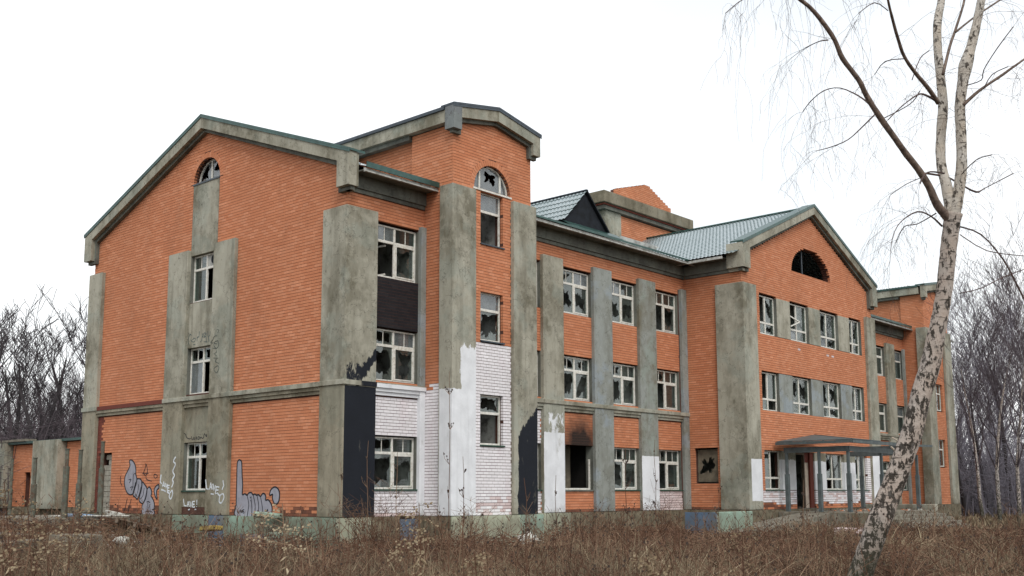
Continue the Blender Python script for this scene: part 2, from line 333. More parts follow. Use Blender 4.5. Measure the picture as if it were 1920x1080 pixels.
BIRCH_BRANCHES = [[(-7.04, -20.125, 5.606, 0.0133), (-7.377, -20.082, 5.559, 0.0098), (-7.652, -20.095, 5.44, 0.0129), (-7.896, -20.135, 5.279, 0.0063)], [(-7.195, -19.951, 5.607, 0.0133), (-6.785, -20.067, 5.627, 0.0136), (-6.433, -20.109, 5.605, 0.0103), (-6.053, -20.18, 5.565, 0.014), (-5.74, -20.207, 5.685, 0.0071), (-5.276, -20.434, 5.942, 0.0072)], [(-7.188, -20.144, 6.497, 0.0167), (-7.489, -20.112, 6.503, 0.0131), (-7.749, -20.11, 6.429, 0.0097), (-8.057, -20.025, 6.217, 0.0064), (-8.338, -19.967, 5.991, 0.0063)], [(-6.992, -20.044, 4.953, 0.0133), (-7.389, -20.056, 5.003, 0.0098), (-7.792, -20.046, 4.978, 0.0096), (-8.194, -20.004, 4.791, 0.0062), (-8.525, -20.033, 4.567, 0.0046), (-8.813, -20.107, 4.32, 0.0044)], [(-6.84, -20.212, 4.946, 0.01), (-6.688, -20.413, 4.838, 0.01), (-6.516, -20.594, 4.533, 0.0099), (-6.411, -20.7, 4.231, 0.0132), (-6.332, -20.784, 3.963, 0.0132)], [(-6.757, -20.135, 4.121, 0.0067), (-6.336, -20.261, 4.232, 0.0068), (-5.917, -20.4, 4.414, 0.0069), (-5.487, -20.544, 4.566, 0.007)], [(-7.737, -19.517, 6.453, 0.0133), (-7.58, -19.306, 6.67, 0.0102), (-7.487, -19.022, 6.879, 0.0069), (-7.364, -18.744, 6.951, 0.0071), (-7.21, -18.476, 6.914, 0.0072), (-7.012, -18.258, 6.871, 0.0055)], [(-7.689, -19.546, 6.334, 0.01), (-7.87, -19.442, 6.139, 0.0083), (-8.051, -19.343, 5.965, 0.0066), (-8.258, -19.226, 5.851, 0.0065), (-8.446, -19.139, 5.778, 0.0049)], [(-8.168, -19.2, 7.26, 0.01), (-8.178, -19.077, 7.272, 0.0067), (-8.214, -18.912, 7.224, 0.0067)], [(-7.638, -19.59, 6.268, 0.0067), (-7.569, -19.837, 6.365, 0.0066), (-7.577, -19.99, 6.427, 0.0066), (-7.629, -20.101, 6.52, 0.0065)], [(-6.904, -20.271, 5.572, 0.0067), (-7.194, -20.566, 5.647, 0.0065), (-7.478, -20.839, 5.586, 0.0063)], [(-6.964, -20.436, 6.694, 0.0067), (-6.948, -20.613, 6.721, 0.0066), (-7.04, -20.68, 6.813, 0.0066), (-7.059, -20.857, 7.031, 0.0065), (-7.058, -21.055, 7.246, 0.0065)], [(-6.815, -20.597, 6.661, 0.0067), (-7.389, -20.872, 6.587, 0.0064), (-7.901, -21.201, 6.439, 0.006)], [(-7.423, -19.935, 6.762, 0.0067), (-6.865, -19.847, 7.241, 0.0069), (-6.277, -19.762, 7.562, 0.0072)], [(-7.494, -19.91, 7.026, 0.0067), (-6.928, -19.415, 7.306, 0.0071), (-6.269, -18.995, 7.434, 0.0056)], [(-7.056, -20.004, 5.111, 0.01), (-6.901, -19.707, 5.055, 0.0068), (-6.717, -19.463, 5.096, 0.007), (-6.472, -19.25, 4.96, 0.0053)], [(-6.83, -20.203, 4.847, 0.0067), (-7.223, -20.631, 4.509, 0.0064), (-7.57, -21.139, 4.31, 0.0045)], [(-8.453, -18.982, 7.756, 0.01), (-9.11, -18.996, 7.618, 0.0096), (-9.777, -18.966, 7.319, 0.0062), (-10.355, -19.012, 6.909, 0.0044)], [(-7.709, -19.791, 7.621, 0.0067), (-8.127, -19.796, 7.576, 0.0065), (-8.538, -19.761, 7.307, 0.0048)], [(-7.192, -19.948, 5.574, 0.0067), (-7.345, -19.767, 5.473, 0.005), (-7.473, -19.609, 5.339, 0.005)]]
GRAF_FILL = [[(12.245, 2.892), (12.139, 2.946), (11.956, 2.874), (11.811, 2.725), (11.752, 2.544), (11.755, 2.433), (11.672, 2.275), (11.675, 2.163), (11.77, 2.008), (11.86, 1.785), (11.918, 1.696), (12.092, 1.674), (12.297, 1.742), (12.445, 1.9), (12.53, 2.104), (12.506, 2.33), (12.386, 2.487), (12.245, 2.643), (12.188, 2.755)], [(11.637, 2.23), (11.487, 2.246), (11.354, 2.205), (11.302, 2.093), (11.308, 1.916), (11.42, 1.717), (11.554, 1.518), (11.712, 1.585), (11.87, 1.652), (11.798, 1.83), (11.687, 2.052)], [(11.262, 2.133), (11.127, 2.058), (10.945, 1.914), (10.934, 1.782), (11.0, 1.562), (11.113, 1.386), (11.239, 1.364), (11.419, 1.452), (11.399, 1.629), (11.313, 1.828), (11.273, 2.004)], [(10.899, 1.87), (10.778, 1.939), (10.646, 1.868), (10.591, 1.715), (10.626, 1.628), (10.492, 1.519), (10.374, 1.345), (10.38, 1.172), (10.404, 0.955), (11.119, 0.947), (11.205, 1.21), (11.154, 1.364), (10.997, 1.518), (10.92, 1.716)], [(10.433, 1.824), (10.34, 1.954), (10.2, 2.018), (10.138, 2.018), (10.129, 1.909), (10.246, 1.823), (10.256, 1.693), (10.201, 1.519), (10.332, 1.606)], [(5.288, 0.951), (5.346, 1.341), (5.351, 1.96), (5.363, 2.624), (5.299, 2.769), (5.209, 2.777), (5.115, 2.702), (5.079, 2.371), (5.021, 1.958), (5.024, 1.67), (4.883, 1.69), (4.756, 1.639), (4.672, 1.71), (4.533, 1.726), (4.442, 1.659), (4.339, 1.679), (4.233, 1.638), (4.147, 1.658), (4.025, 1.608), (3.926, 1.688), (3.824, 1.688), (3.752, 1.607), (3.746, 1.487), (3.612, 1.498), (3.472, 1.388), (3.398, 1.23), (3.422, 1.032), (3.453, 0.972)], [(3.551, 1.647), (3.492, 1.807), (3.312, 1.895), (3.126, 1.844), (3.037, 1.686), (3.06, 1.469), (3.171, 1.37), (3.306, 1.399), (3.396, 1.548), (3.385, 1.667), (3.484, 1.647)]]
GRAF_LINES = [[(11.742, 2.432), (11.893, 2.412), (11.921, 2.233), (11.894, 1.92)], [(11.758, 2.12), (11.79, 1.83), (11.876, 1.718)], [(11.513, 2.051), (11.538, 1.829), (11.648, 1.607)], [(11.333, 1.96), (11.4, 1.739)], [(11.115, 1.915), (11.178, 1.65), (11.338, 1.518)], [(10.817, 1.387), (10.789, 1.06)], [(10.687, 1.344), (10.644, 1.083)], [(10.958, 1.058), (10.708, 1.093), (10.454, 1.052)], [(10.903, 1.409), (10.778, 1.431), (10.669, 1.388)], [(11.103, 2.778), (11.011, 2.709), (10.949, 2.465), (11.067, 2.356), (11.203, 2.447), (11.129, 2.578), (11.058, 2.754)], [(11.287, 2.426), (10.861, 2.43)], [(11.023, 2.333), (10.971, 2.222), (10.627, 2.153)], [(10.479, 2.392), (10.311, 2.368), (10.264, 2.302), (10.385, 2.259), (10.472, 2.304), (10.479, 2.392)], [(11.99, 1.518), (12.098, 1.249), (12.188, 1.026)], [(12.279, 1.54), (12.365, 1.27), (12.498, 1.023)], [(12.823, 2.357), (12.827, 2.152), (12.702, 2.015)], [(12.228, 2.214), (12.054, 2.235), (12.174, 2.101)], [(12.114, 1.921), (11.942, 1.965), (12.018, 1.831)], [(4.749, 1.639), (4.653, 1.344), (4.72, 0.957)], [(4.542, 1.567), (4.473, 1.243), (4.476, 0.96)], [(4.424, 1.649), (4.304, 1.345), (4.302, 0.962)], [(4.215, 1.638), (4.115, 1.346), (4.119, 1.085)], [(4.024, 1.588), (3.905, 1.247), (3.891, 0.967)], [(5.283, 1.187), (5.242, 1.085), (5.171, 1.095)], [(5.134, 1.086), (5.114, 1.178), (5.063, 1.086)], [(5.05, 1.178), (5.017, 1.087), (4.986, 1.179)], [(4.891, 1.18), (4.961, 1.175), (4.946, 1.081), (4.868, 1.088)], [(4.948, 1.128), (4.888, 1.133)], [(3.745, 1.098), (3.749, 1.188), (3.679, 1.139), (3.632, 1.209), (3.61, 1.099)], [(4.595, 1.578), (4.508, 1.588)], [(4.572, 1.466), (4.52, 1.476)]]
TAGS = [(-0.14, [(6.948, 2.166), (6.878, 1.86), (6.753, 1.845)], 'white', 0.045), (-0.14, [(6.702, 1.831), (6.641, 2.052), (6.543, 1.83)], 'white', 0.045), (-0.14, [(6.658, 1.914), (6.558, 1.908)], 'white', 0.045), (-0.14, [(6.516, 2.023), (6.428, 1.802), (6.365, 1.967)], 'white', 0.045), (-0.14, [(6.141, 1.91), (6.313, 1.925), (6.348, 1.692), (6.203, 1.719)], 'white', 0.045), (-0.14, [(6.316, 1.815), (6.184, 1.815)], 'white', 0.045), (-0.14, [(6.201, 1.692), (6.1, 1.637), (5.91, 1.691), (5.854, 1.555), (5.989, 1.392), (6.113, 1.446), (6.075, 1.61)], 'white', 0.045), (-0.14, [(5.936, 2.128), (5.878, 1.963), (5.967, 1.827)], 'white', 0.045), (-0.14, [(6.619, 1.693), (6.445, 1.679)], 'white', 0.045), (0, [(8.494, 1.525), (8.425, 1.297), (8.292, 1.284)], 'white', 0.045), (0, [(8.238, 1.256), (8.198, 1.44), (8.107, 1.256)], 'white', 0.045), (0, [(8.094, 1.441), (8.002, 1.243), (7.937, 1.427)], 'white', 0.045), (0, [(7.783, 1.441), (7.912, 1.441), (7.898, 1.243), (7.77, 1.258)], 'white', 0.045), (0, [(7.905, 1.342), (7.791, 1.343)], 'white', 0.045), (0, [(7.658, 1.498), (7.657, 1.329)], 'white', 0.045), (0, [(7.668, 1.273), (7.662, 1.25)], 'white', 0.045), (0, [(8.178, 1.157), (8.075, 1.172)], 'white', 0.045), (0, [(7.765, 1.174), (7.687, 1.174)], 'white', 0.045), (0, [(8.653, 3.751), (8.547, 3.761), (8.431, 3.626), (8.269, 3.577), (8.191, 3.588)], 'black', 0.028), (0, [(8.143, 3.659), (8.11, 3.556), (8.031, 3.554)], 'black', 0.028), (0, [(7.984, 3.638), (8.005, 3.553), (7.91, 3.549)], 'black', 0.028), (0, [(8.008, 3.596), (7.929, 3.593)], 'black', 0.028), (0, [(7.88, 3.634), (7.796, 3.545)], 'black', 0.028), (0, [(7.802, 3.631), (7.874, 3.548)], 'black', 0.028), (0, [(7.724, 3.628), (7.734, 3.549), (7.651, 3.546), (7.646, 3.62), (7.724, 3.628)], 'black', 0.028), (0, [(7.589, 3.538), (7.584, 3.623), (7.539, 3.57), (7.502, 3.62)], 'black', 0.028), (0, [(7.488, 3.563), (7.387, 3.587), (7.344, 3.714), (7.21, 3.609), (7.216, 3.709)], 'black', 0.028), (-0.14, [(9.762, 2.369), (9.802, 2.1), (9.697, 2.056)], 'white', 0.05), (-0.14, [(9.648, 1.949), (9.58, 2.12), (9.497, 1.937)], 'white', 0.05), (-0.14, [(9.631, 1.991), (9.509, 1.991)], 'white', 0.05), (-0.14, [(9.455, 2.076), (9.402, 1.904), (9.331, 2.032)], 'white', 0.05), (-0.14, [(9.187, 1.988), (9.308, 1.989), (9.315, 1.818), (9.173, 1.797)], 'white', 0.05), (-0.14, [(9.301, 1.904), (9.201, 1.903)], 'white', 0.05), (-0.14, [(9.331, 1.776), (9.166, 1.712), (9.015, 1.817), (8.966, 1.69), (9.072, 1.521), (9.178, 1.605), (9.128, 1.733)], 'white', 0.05), (-0.14, [(8.863, 2.963), (8.991, 2.817), (8.863, 2.707), (9.005, 2.476), (8.894, 2.325), (9.004, 2.199), (8.955, 2.071), (9.043, 1.923)], 'white', 0.05), (-0.14, [(9.721, 1.842), (9.578, 1.83), (9.412, 1.776)], 'white', 0.05), (0, [(8.466, 7.251), (8.548, 7.182), (8.587, 6.993), (8.509, 6.86)], 'teal', 0.022), (0, [(8.466, 7.251), (8.393, 7.195)], 'teal', 0.022), (0, [(8.418, 7.053), (8.326, 6.967), (8.187, 6.954), (8.125, 7.044), (8.213, 7.081), (8.312, 7.024)], 'teal', 0.022), (0, [(8.233, 6.863), (8.111, 6.847)], 'teal', 0.022), (0, [(8.016, 6.956), (8.011, 7.128)], 'teal', 0.022), (0, [(8.023, 7.053), (7.908, 7.118)], 'teal', 0.022), (0, [(7.885, 7.287), (7.904, 7.06)], 'teal', 0.022), (0, [(7.826, 6.91), (7.727, 6.938), (7.691, 7.172), (7.642, 7.186)], 'teal', 0.022), (0, [(7.684, 7.057), (7.591, 7.181), (7.525, 7.202), (7.505, 7.153), (7.599, 7.049), (7.483, 7.075)], 'teal', 0.022), (0, [(7.457, 7.186), (7.465, 7.054), (7.404, 6.878)], 'teal', 0.022), (0, [(7.36, 7.233), (7.349, 7.062), (7.233, 7.069), (7.209, 7.217)], 'teal', 0.022), (0, [(7.315, 7.058), (7.27, 6.865)], 'teal', 0.022), (0, [(7.572, 6.894), (7.37, 6.865)], 'teal', 0.022), (-0.14, [(6.556, 7.301), (6.538, 7.281)], 'grey', 0.022), (-0.14, [(6.615, 7.215), (6.484, 7.182), (6.542, 7.077)], 'grey', 0.022), (-0.14, [(6.569, 6.987), (6.731, 6.985), (6.854, 6.848), (6.948, 6.782), (6.783, 6.766)], 'grey', 0.022), (-0.14, [(6.526, 6.816), (6.687, 6.794), (6.744, 6.67), (6.575, 6.561), (6.453, 6.679), (6.526, 6.816)], 'grey', 0.022), (-0.14, [(6.716, 6.741), (6.552, 6.707)], 'grey', 0.022), (-0.14, [(6.804, 6.582), (6.574, 6.543)], 'grey', 0.022), (-0.14, [(6.603, 6.49), (6.567, 6.431), (6.727, 6.39), (6.559, 6.301)], 'grey', 0.022), (-0.14, [(6.75, 6.244), (6.49, 6.221), (6.645, 6.124), (6.414, 6.031)], 'grey', 0.022), (-0.14, [(6.617, 6.195), (6.577, 6.063)], 'grey', 0.022), (-0.14, [(6.696, 5.888), (6.474, 5.962), (6.402, 5.846), (6.524, 5.727), (6.658, 5.811), (6.696, 5.888)], 'grey', 0.022)]

# ------------------------------------------------------------------ ground
def smooth01(x): x = max(0., min(1., x)); return x*x*(3-2*x)
def hash2(i, j):
    v = math.sin(i*127.1+j*311.7)*43758.5453; return v-math.floor(v)
def vnoise(x, y):
    i, j = math.floor(x), math.floor(y); fx, fy = x-i, y-j; fx = fx*fx*(3-2*fx); fy = fy*fy*(3-2*fy)
    a, b, c, d = hash2(i, j), hash2(i+1, j), hash2(i, j+1), hash2(i+1, j+1)
    return a+(b-a)*fx+(c-a)*fy+(a-b-c+d)*fx*fy
def gh(x, y):
    h = .22*(vnoise(x*.35, y*.35)-.5) + .10*(vnoise(x*1.3+7, y*1.3)-.5)
    h += .40*smooth01((5-abs(y-10))/4)*smooth01((6.5-abs(x+2.6))/2.5)      # rubble bank by the gable
    h += .50*smooth01((x-33)/10)*smooth01((-4-y)/5)                        # rise at the right
    h += .30*smooth01((x-50)/20)
    h -= .12*smooth01((5-math.hypot(x+20.3, y+24.7))/3)
    return h
N = 230
def warp(t, c): return c + 62*t + 900*t**7
gv = []; gf = []
for j in range(N+1):
    for i in range(N+1):
        x = warp(i/N*2-1, 8); y = warp(j/N*2-1, 2); gv.append((x, y, gh(x, y)))
for j in range(N):
    for i in range(N):
        a = j*(N+1)+i; gf.append((a, a+1, a+N+2, a+N+1))
t = NT('bare_soil')
c = t.mix(t.ramp(t.noise(.5, 6, .65), [(.35, 0.), (.65, 1.)]), (.060, .042, .026), (.115, .080, .048))
c = t.mix(t.ramp(t.noise(7, 6, .7, off=4), [(.45, 0.), (.7, .7)]), c, (.155, .115, .068))
MAT['soil'] = t.fin(c, .98, t.bump(t.noise(9, 8, .7), .9, .08), 0, .1)
g = MB(); g.v = gv; g.f = gf; g.mi = [0]*len(gf)
struct(g.build('ground', 'soil', smooth=True))

# ------------------------------------------------------------------ brickwork
LEN, PIT, GAP, BD = .260, .098, .0125, .11
BRK = {}            # material -> list of 8-corner arrays
FULL = []           # whole bricks that may be picked apart singly
def sub(iv, a, b):
    o = []
    for s, e in iv:
        if b <= s or a >= e: o.append((s, e)); continue
        if a > s: o.append((s, a))
        if b < e: o.append((b, e))
    return o
def brick_wall(F, u0, u1, z0, z1, top=None, holes=(), arcs=(), skip=(), paint=None, store=None, mort=None, thick=.35):
    """top(z)->(ua,ub) limits a course under a gable. holes: openings. skip: covered by render, so mortar only."""
    store = BRK if store is None else store; own = mort is None; mort = MB() if own else mort
    k0 = 0; n = int(round((z1-z0)/PIT)); run = {}
    for k in range(n):
        z = z0+k*PIT; zm = z+.05
        iv = [(u0, u1)]
        if top:
            a, b = top(z+PIT*.8)
            if b-a < .05: continue
            iv = [(max(u0, a), min(u1, b))]
        for (a, b, c, d) in holes:
            if c-.02 < zm < d+.02: iv = sub(iv, a, b)
        for (uc, zc, ra, rb, ring) in arcs:
            if zc < zm < zc+rb: h = ra*math.sqrt(1-((zm-zc)/rb)**2); iv = sub(iv, uc-h, uc+h)
        for s, e in iv:
            if e-s < .02: continue
            key = (round(s, 3), round(e, 3))
            if key in run and abs(run[key][1]-z) < .001: run[key][1] = z+PIT
            else:
                if key in run: mort.fbox(F, key[0]+.006, key[1]-.006, run[key][0]+.004, run[key][1], -thick, -.006)
                run[key] = [z, z+PIT]
        bv = iv
        for (a, b, c, d) in skip:
            if c < zm < d: bv = sub(bv, a, b)
        for (uc, zc, ra, rb, ring) in arcs:
            if ring and zc < zm < zc+rb+ring: h = (ra+ring)*math.sqrt(max(0, 1-((zm-zc)/(rb+ring))**2)); bv = sub(bv, uc-h, uc+h)
        off = (k % 2)*LEN/2 + (.0 if k % 5 else .04)
        for s, e in bv:
            i = math.floor((s-off)/LEN)
            while True:
                a = off+i*LEN; b = a+LEN-.0045; i += 1
                if a >= e: break
                aa, bb = max(a, s), min(b, e)
                if bb-aa < .03: continue
                j = random.uniform(-.0009, .0009); c = F.p((aa+bb)/2, zm)
                m = paint(c.x, c.y, c.z) if paint else 'orange'
                if m is None: continue
                wt = m in ('white', 'pink'); q = MB(); q.fbox(F, aa, bb-(.006 if wt else 0), z, z+PIT-GAP-(.003 if wt else 0), -BD, j)
                if aa == a and bb == b and store is BRK: FULL.append((m, F, a, z, j, q.v))
                else: store.setdefault(m, []).append(q.v)
    for key, (a, b) in run.items(): mort.fbox(F, key[0]+.006, key[1]-.006, a+.004, b, -thick, -.006)
    if own: mort.build('wall', 'mortar', B)
    for (uc, zc, ra, rb, ring) in arcs:
        if not ring: continue
        m = max(9, int(math.pi*(ra+rb)/2/.098))
        for i in range(m):
            a0 = math.pi*i/m+.006; a1 = math.pi*(i+1)/m-.006
            P = lambda an, e, d: F.p(uc+(ra+e)*math.cos(an), zc+(rb+e)*math.sin(an), d)
            store.setdefault('orange', []).append([tuple(x) for x in (P(a0, .003, .004), P(a0, ring, .004), P(a1, ring, .004), P(a1, .003, .004), P(a0, .003, -BD), P(a0, ring, -BD), P(a1, ring, -BD), P(a1, .003, -BD))][::1])
def brick_mesh(store, name, parent):
    mats = sorted(store); V = []; MI = []
    for i, m in enumerate(mats): V += store[m]; MI += [i]*len(store[m])
    V = np.array(V, dtype=np.float32).reshape(-1, 3); nb = len(MI)
    q = np.array([(0, 3, 2, 1), (4, 5, 6, 7), (0, 1, 5, 4), (1, 2, 6, 5), (2, 3, 7, 6), (3, 0, 4, 7)], dtype=np.int32)
    f = (q[None]+8*np.arange(nb, dtype=np.int32)[:, None, None]).reshape(-1)
    me = bpy.data.meshes.new(name); me.vertices.add(len(V)); me.vertices.foreach_set('co', V.ravel())
    me.loops.add(len(f)); me.loops.foreach_set('vertex_index', f)
    me.polygons.add(nb*6); me.polygons.foreach_set('loop_start', np.arange(nb*6, dtype=np.int32)*4); me.polygons.foreach_set('loop_total', np.full(nb*6, 4, dtype=np.int32))
    for m in mats: me.materials.append(MAT[m])
    me.polygons.foreach_set('material_index', np.repeat(np.array(MI, dtype=np.int32), 6)); me.polygons.foreach_set('use_smooth', np.zeros(nb*6, dtype=bool)); me.update(calc_edges=True)
    o = bpy.data.objects.new(name, me); COL.objects.link(o); o.parent = parent; o['kind'] = 'stuff'; return o

# ------------------------------------------------------------------ the school building
B = empty('school_building', (0, 0, 0), 'large abandoned three storey orange brick building with grey rendered pilasters and broken windows', 'building')
D = 15.62; YC = 7.81
FG = Frame((0, 0), (0, 1), (-1, 0))            # gable
F1 = Frame((0, 0), (1, 0), (0, -1))            # front, left bay and centre
FTS = Frame((3.18, .6), (0, -1), (-1, 0))      # tower side
FTB = Frame((3.36, 6.), (0, -1), (-1, 0))      # tower side above the roof
FT = Frame((3.18, -1.32), (1, 0), (0, -1))     # tower front
FTR = Frame((6.97, -1.32), (0, 1), (1, 0))
FWS = Frame((18.62, 0), (0, -1), (-1, 0))      # wing side
FW = Frame((18.62, -2.81), (1, 0), (0, -1))    # wing front
FWR = Frame((31.5, -2.81), (0, 1), (1, 0))
F2 = Frame((31.5, .25), (1, 0), (0, -1))       # beyond the wing
FUS = Frame((43.15, .25), (0, -1), (-1, 0))
FU = Frame((43.15, -1.1), (1, 0), (0, -1))     # far tower
FUR = Frame((46.95, -1.1), (0, 1), (1, 0))
FL = Frame((46.95, .25), (1, 0), (0, -1))
FB = Frame((21.4, 6.2), (1, 0), (0, -1))     # block above the ridge
FBS = Frame((21.45, 12.), (0, -1), (-1, 0))
Z0, ZT = 1.0, 10.9
def gp_paint(x, y, z):
    r = random.random()
    if z < 1.12 or (z < 1.25 and r < .6): return 'dirty'
    if y > 14.3 and z < 4.6: return 'maroon'
    if y < 1.4 and 1.1 < z < 1.5 and r < .1: return 'dirty'
    return 'orange'
OG = [(6.97, 8.60)]
FLW = [(1.80, 3.45), (5.10, 6.75), (8.36, 10.05)]
def gtop(zr, sl, uc): return lambda z: (uc-(zr-z)/sl, uc+(zr-z)/sl)
brick_wall(FG, 0, D, Z0, 14.9, top=lambda z: (0, D) if z < 11.55 else gtop(14.72, .3965, YC)(z),
           holes=[(6.97, 8.60, a, b) for a, b in FLW]+[(13.56, 14.54, 1.0, 3.2)], arcs=[(7.79, 12.68, .83, .83, .2)],
           skip=[(-1, 1.0, 0, 10.3), (14.75, 17, 0, 10.3), (5.85, 9.75, 0, 10.25), (6.96, 8.62, 0, 12.6), (0, D, 4.66, 5.0)], paint=gp_paint)
def s1_paint(x, y, z):
    if z < 5.0: return 'white' if z > 1.1 else 'pink'
    if 6.7 < z < 8.4: return 'black' if random.random() > .02 else 'orange'
    return 'orange'
SK = [(-1, 1.05, 0, 10.3)]
brick_wall(F1, 0, 3.18, Z0, 10.95, holes=[(1.11, 2.95, a, b) for a, b in FLW], skip=SK+[(2.97, 3.3, 0, 10.2), (0, 3.2, 4.66, 5.0)], paint=s1_paint)
def ts_paint(x, y, z): return 'white' if z < 5.15+random.uniform(-.06, .06)-.25*(y > -.4) else 'orange'
brick_wall(FTS, 0, 1.92, Z0, 13.45, skip=[(1.5, 3, 0, 11.4)], paint=ts_paint)
brick_wall(FTB, 0, 5.4, 11.2, 13.45)
def t_paint(x, y, z):
    if z < 6.46: return 'white' if (z > 1.6 or random.random() < .6) else 'pink'
    return 'orange'
TWW = [(3.20, 4.82), (6.55, 8.17), (9.74, 11.50)]
brick_wall(FT, 0, 3.79, Z0, 14.3, top=lambda z: (0, 3.79) if z < 13.75 else gtop(14.15, .19, 1.85)(z),
           holes=[(1.28, 2.36, a, b) for a, b in TWW], arcs=[(1.85, 11.56, .88, .88, .19)], skip=[(-.1, .9, 0, 11.4), (2.76, 4, 0, 11.4)], paint=t_paint)
brick_wall(FTR, 0, 1.3, Z0, 13.45)
def s2_paint(x, y, z):
    if x < 9.0 and z < 4.6: return 'white'
    if x > 16.2 and z < 1.85: return 'pink'
    return 'orange' if z > 1.08 else 'dirty'
OC = [(7.45, 9.02), (10.2, 12.05), (13.23, 15.07), (16.27, 18.12)]
PC = [(9.02, 10.2), (12.05, 13.23), (15.07, 16.27), (18.12, 18.62)]
brick_wall(F1, 6.97, 18.62, Z0, 10.95, holes=[(u, v, a, b) for u, v in OC for a, b in FLW],
           skip=[(a+.02, b-.02, 0, 10.3) for a, b in PC]+[(6, 19, 4.66, 5.0)], paint=s2_paint)
brick_wall(FWS, 0, 2.81, Z0, 10.95, holes=[(.34, 1.46, 2.12, 3.5)], skip=[(1.68, 4, 0, 10.3)], paint=lambda x, y, z: 'orange' if z > 1.1 else 'dirty')
OW = [(1.45, 2.96), (4.19, 5.98), (7.13, 9.02), (10.24, 11.6)]
def w_paint(x, y, z):
    if z < 1.15+.15*vnoise(x*1.3, 3): return 'orange' if random.random() < .6 else 'dirty'
    if z < 1.8: return 'pink' if random.random() < .3 else 'white'
    if z < 3.4 and x > 21.6: return 'white'
    if 8.0 < z < 8.2 and (22.5 < x < 23.6 or 25.6 < x < 27) and random.random() < .28: return 'pink'
    return 'orange'
wholes = [(u, v, a, b) for u, v in OW for a, b in FLW]; wholes[3] = (4.19, 5.98, 1.0, 3.45)
brick_wall(FW, 0, 12.88, Z0, 14.6, top=lambda z: (0, 12.88) if z < 11.5 else gtop(14.32, .44, 6.44)(z), holes=wholes,
           arcs=[(6.44, 11.52, 1.95, 1.28, 0)], skip=[(-.1, .98, 0, 10.3), (12.1, 13, 0, 10.3)]+[(2.97, 4.18, a, b) for a, b in FLW]+[(5.99, 7.12, a, b) for a, b in FLW]+[(9.03, 10.23, a, b) for a, b in FLW], paint=w_paint)
brick_wall(FWR, 0, 3.06, Z0, 10.95)
# beyond the wing
P2 = [(2.3, 3.5), (5.3, 6.5), (8.87, 10.05)]
P2 = [(2.3, 3.5), (5.3, 6.5), (8.87, 10.05)]; O2 = [(.5, 2.3), (3.5, 5.3), (6.5, 8.87), (10.05, 11.62)]
brick_wall(F2, 0, 11.65, Z0, 10.95, holes=[(u, v, a, b) for u, v in O2 for a, b in FLW], skip=[(a+.02, b-.02, 0, 10.3) for a, b in P2]+[(0, 12, 4.66, 5.0)])
brick_wall(FUS, 0, 1.35, Z0, 13.45, skip=[(.9, 3, 0, 11.4)]); brick_wall(Frame((43.3, 6), (0, -1), (-1, 0)), 0, 5.8, 11.2, 13.45)
brick_wall(FU, 0, 3.8, Z0, 14.3, top=lambda z: (0, 3.8) if z < 13.75 else gtop(14.15, .19, 1.9)(z), holes=[(1.35, 2.42, a, b) for a, b in TWW], arcs=[(1.9, 11.56, .88, .88, .19)], skip=[(-.1, .95, 0, 11.4), (2.8, 4, 0, 11.4)])
brick_wall(FUR, 0, 1.35, Z0, 13.45); brick_wall(FL, 0, 3.25, Z0, 10.95)
brick_wall(FB, 1.3, 6.2, 13.4, 15.6, paint=lambda x, y, z: 'pink' if (abs(x-26.6) < .35 and abs(z-14.95) < .14 and random.random() < .6) else 'orange')
def pedtop(z):
    if z < 16.75: return (0, 5.0)
    return ((z-16.75)*3.4, 5.0-(z-16.7)*2.4)
brick_wall(Frame((21.95, 5.95), (1, 0), (0, -1)), 0, 5.0, 16.44, 17.5, top=pedtop, thick=.3)
# pick out the 300 bricks that show largest, the rest are one mass
def vis(b):
    m, F, a, z, j, v = b; c = F.p(a+.12, z+.04); r = c-Vector(CAM_LOC); return abs(r.normalized().dot(F.n))/r.length_squared*(1.0 if F in (FT, FG, F1) else .3)
cand = [b for b in FULL if (b[1] is FT and b[3] > 1.2 and not (b[0] == 'orange' and b[3] > 11)) or (b[1] is F1 and b[2] < 3) or (b[1] is FG and b[2] < 5.5 and b[3] < 5)]
cand.sort(key=lambda b: -vis(b)); single = set(id(b) for b in cand[:300])
share = {}
for b in FULL:
    m, F, a, z, j, v = b
    if id(b) in single:
        key = (m, id(F))
        if key not in share:
            q = MB(); q.v = [tuple(Vector(p)-F.p(a, z, j)) for p in v]; q.f = [(0, 3, 2, 1), (4, 5, 6, 7), (0, 1, 5, 4), (1, 2, 6, 5), (2, 3, 7, 6), (3, 0, 4, 7)]; q.mi = [0]*6
            share[key] = q.mesh('brick', m)
        o = bpy.data.objects.new('brick', share[key]); COL.objects.link(o); o.parent = B; o.location = F.p(a, z, j)
    else: BRK.setdefault(m, []).append(v)
brick_mesh(BRK, 'brickwork', B)
# plain rear and end walls, and the storeys inside
MB().box(.36, 50.2, D-.35, D, 1, 11.3).build('wall', 'plain_wall', B); MB().box(49.85, 50.2, .3, D-.36, 1, 11.3).build('wall', 'plain_wall', B)
q = MB(); q.fprism(Frame((50.2, 0), (0, 1), (1, 0)), [(0, 11.3), (D, 11.3), (YC, 14.5)], -.35, 0)
q.build('wall', 'plain_wall', B, label='plain rear walls of the orange brick building')
q = MB()
for zt in (1.0, 4.3, 7.6, 11.0):
    q.box(.37, 49.8, .37, D-.36, zt-.2, zt); q.box(19.0, 31.1, -2.44, .36, zt-.2, zt)
q.build('floor_slab', 'inside', B)
q = MB()
for x in (3.25, 6.9, 9.3, 12.3, 15.3, 18.7, 22.0, 25.0, 28.0, 31.3, 34.5, 37.3, 40.6, 43.2):
    for zt in (1.0, 4.3, 7.6): q.box(x, x+.15, .37, 6.0, zt+.002, zt+3.098)
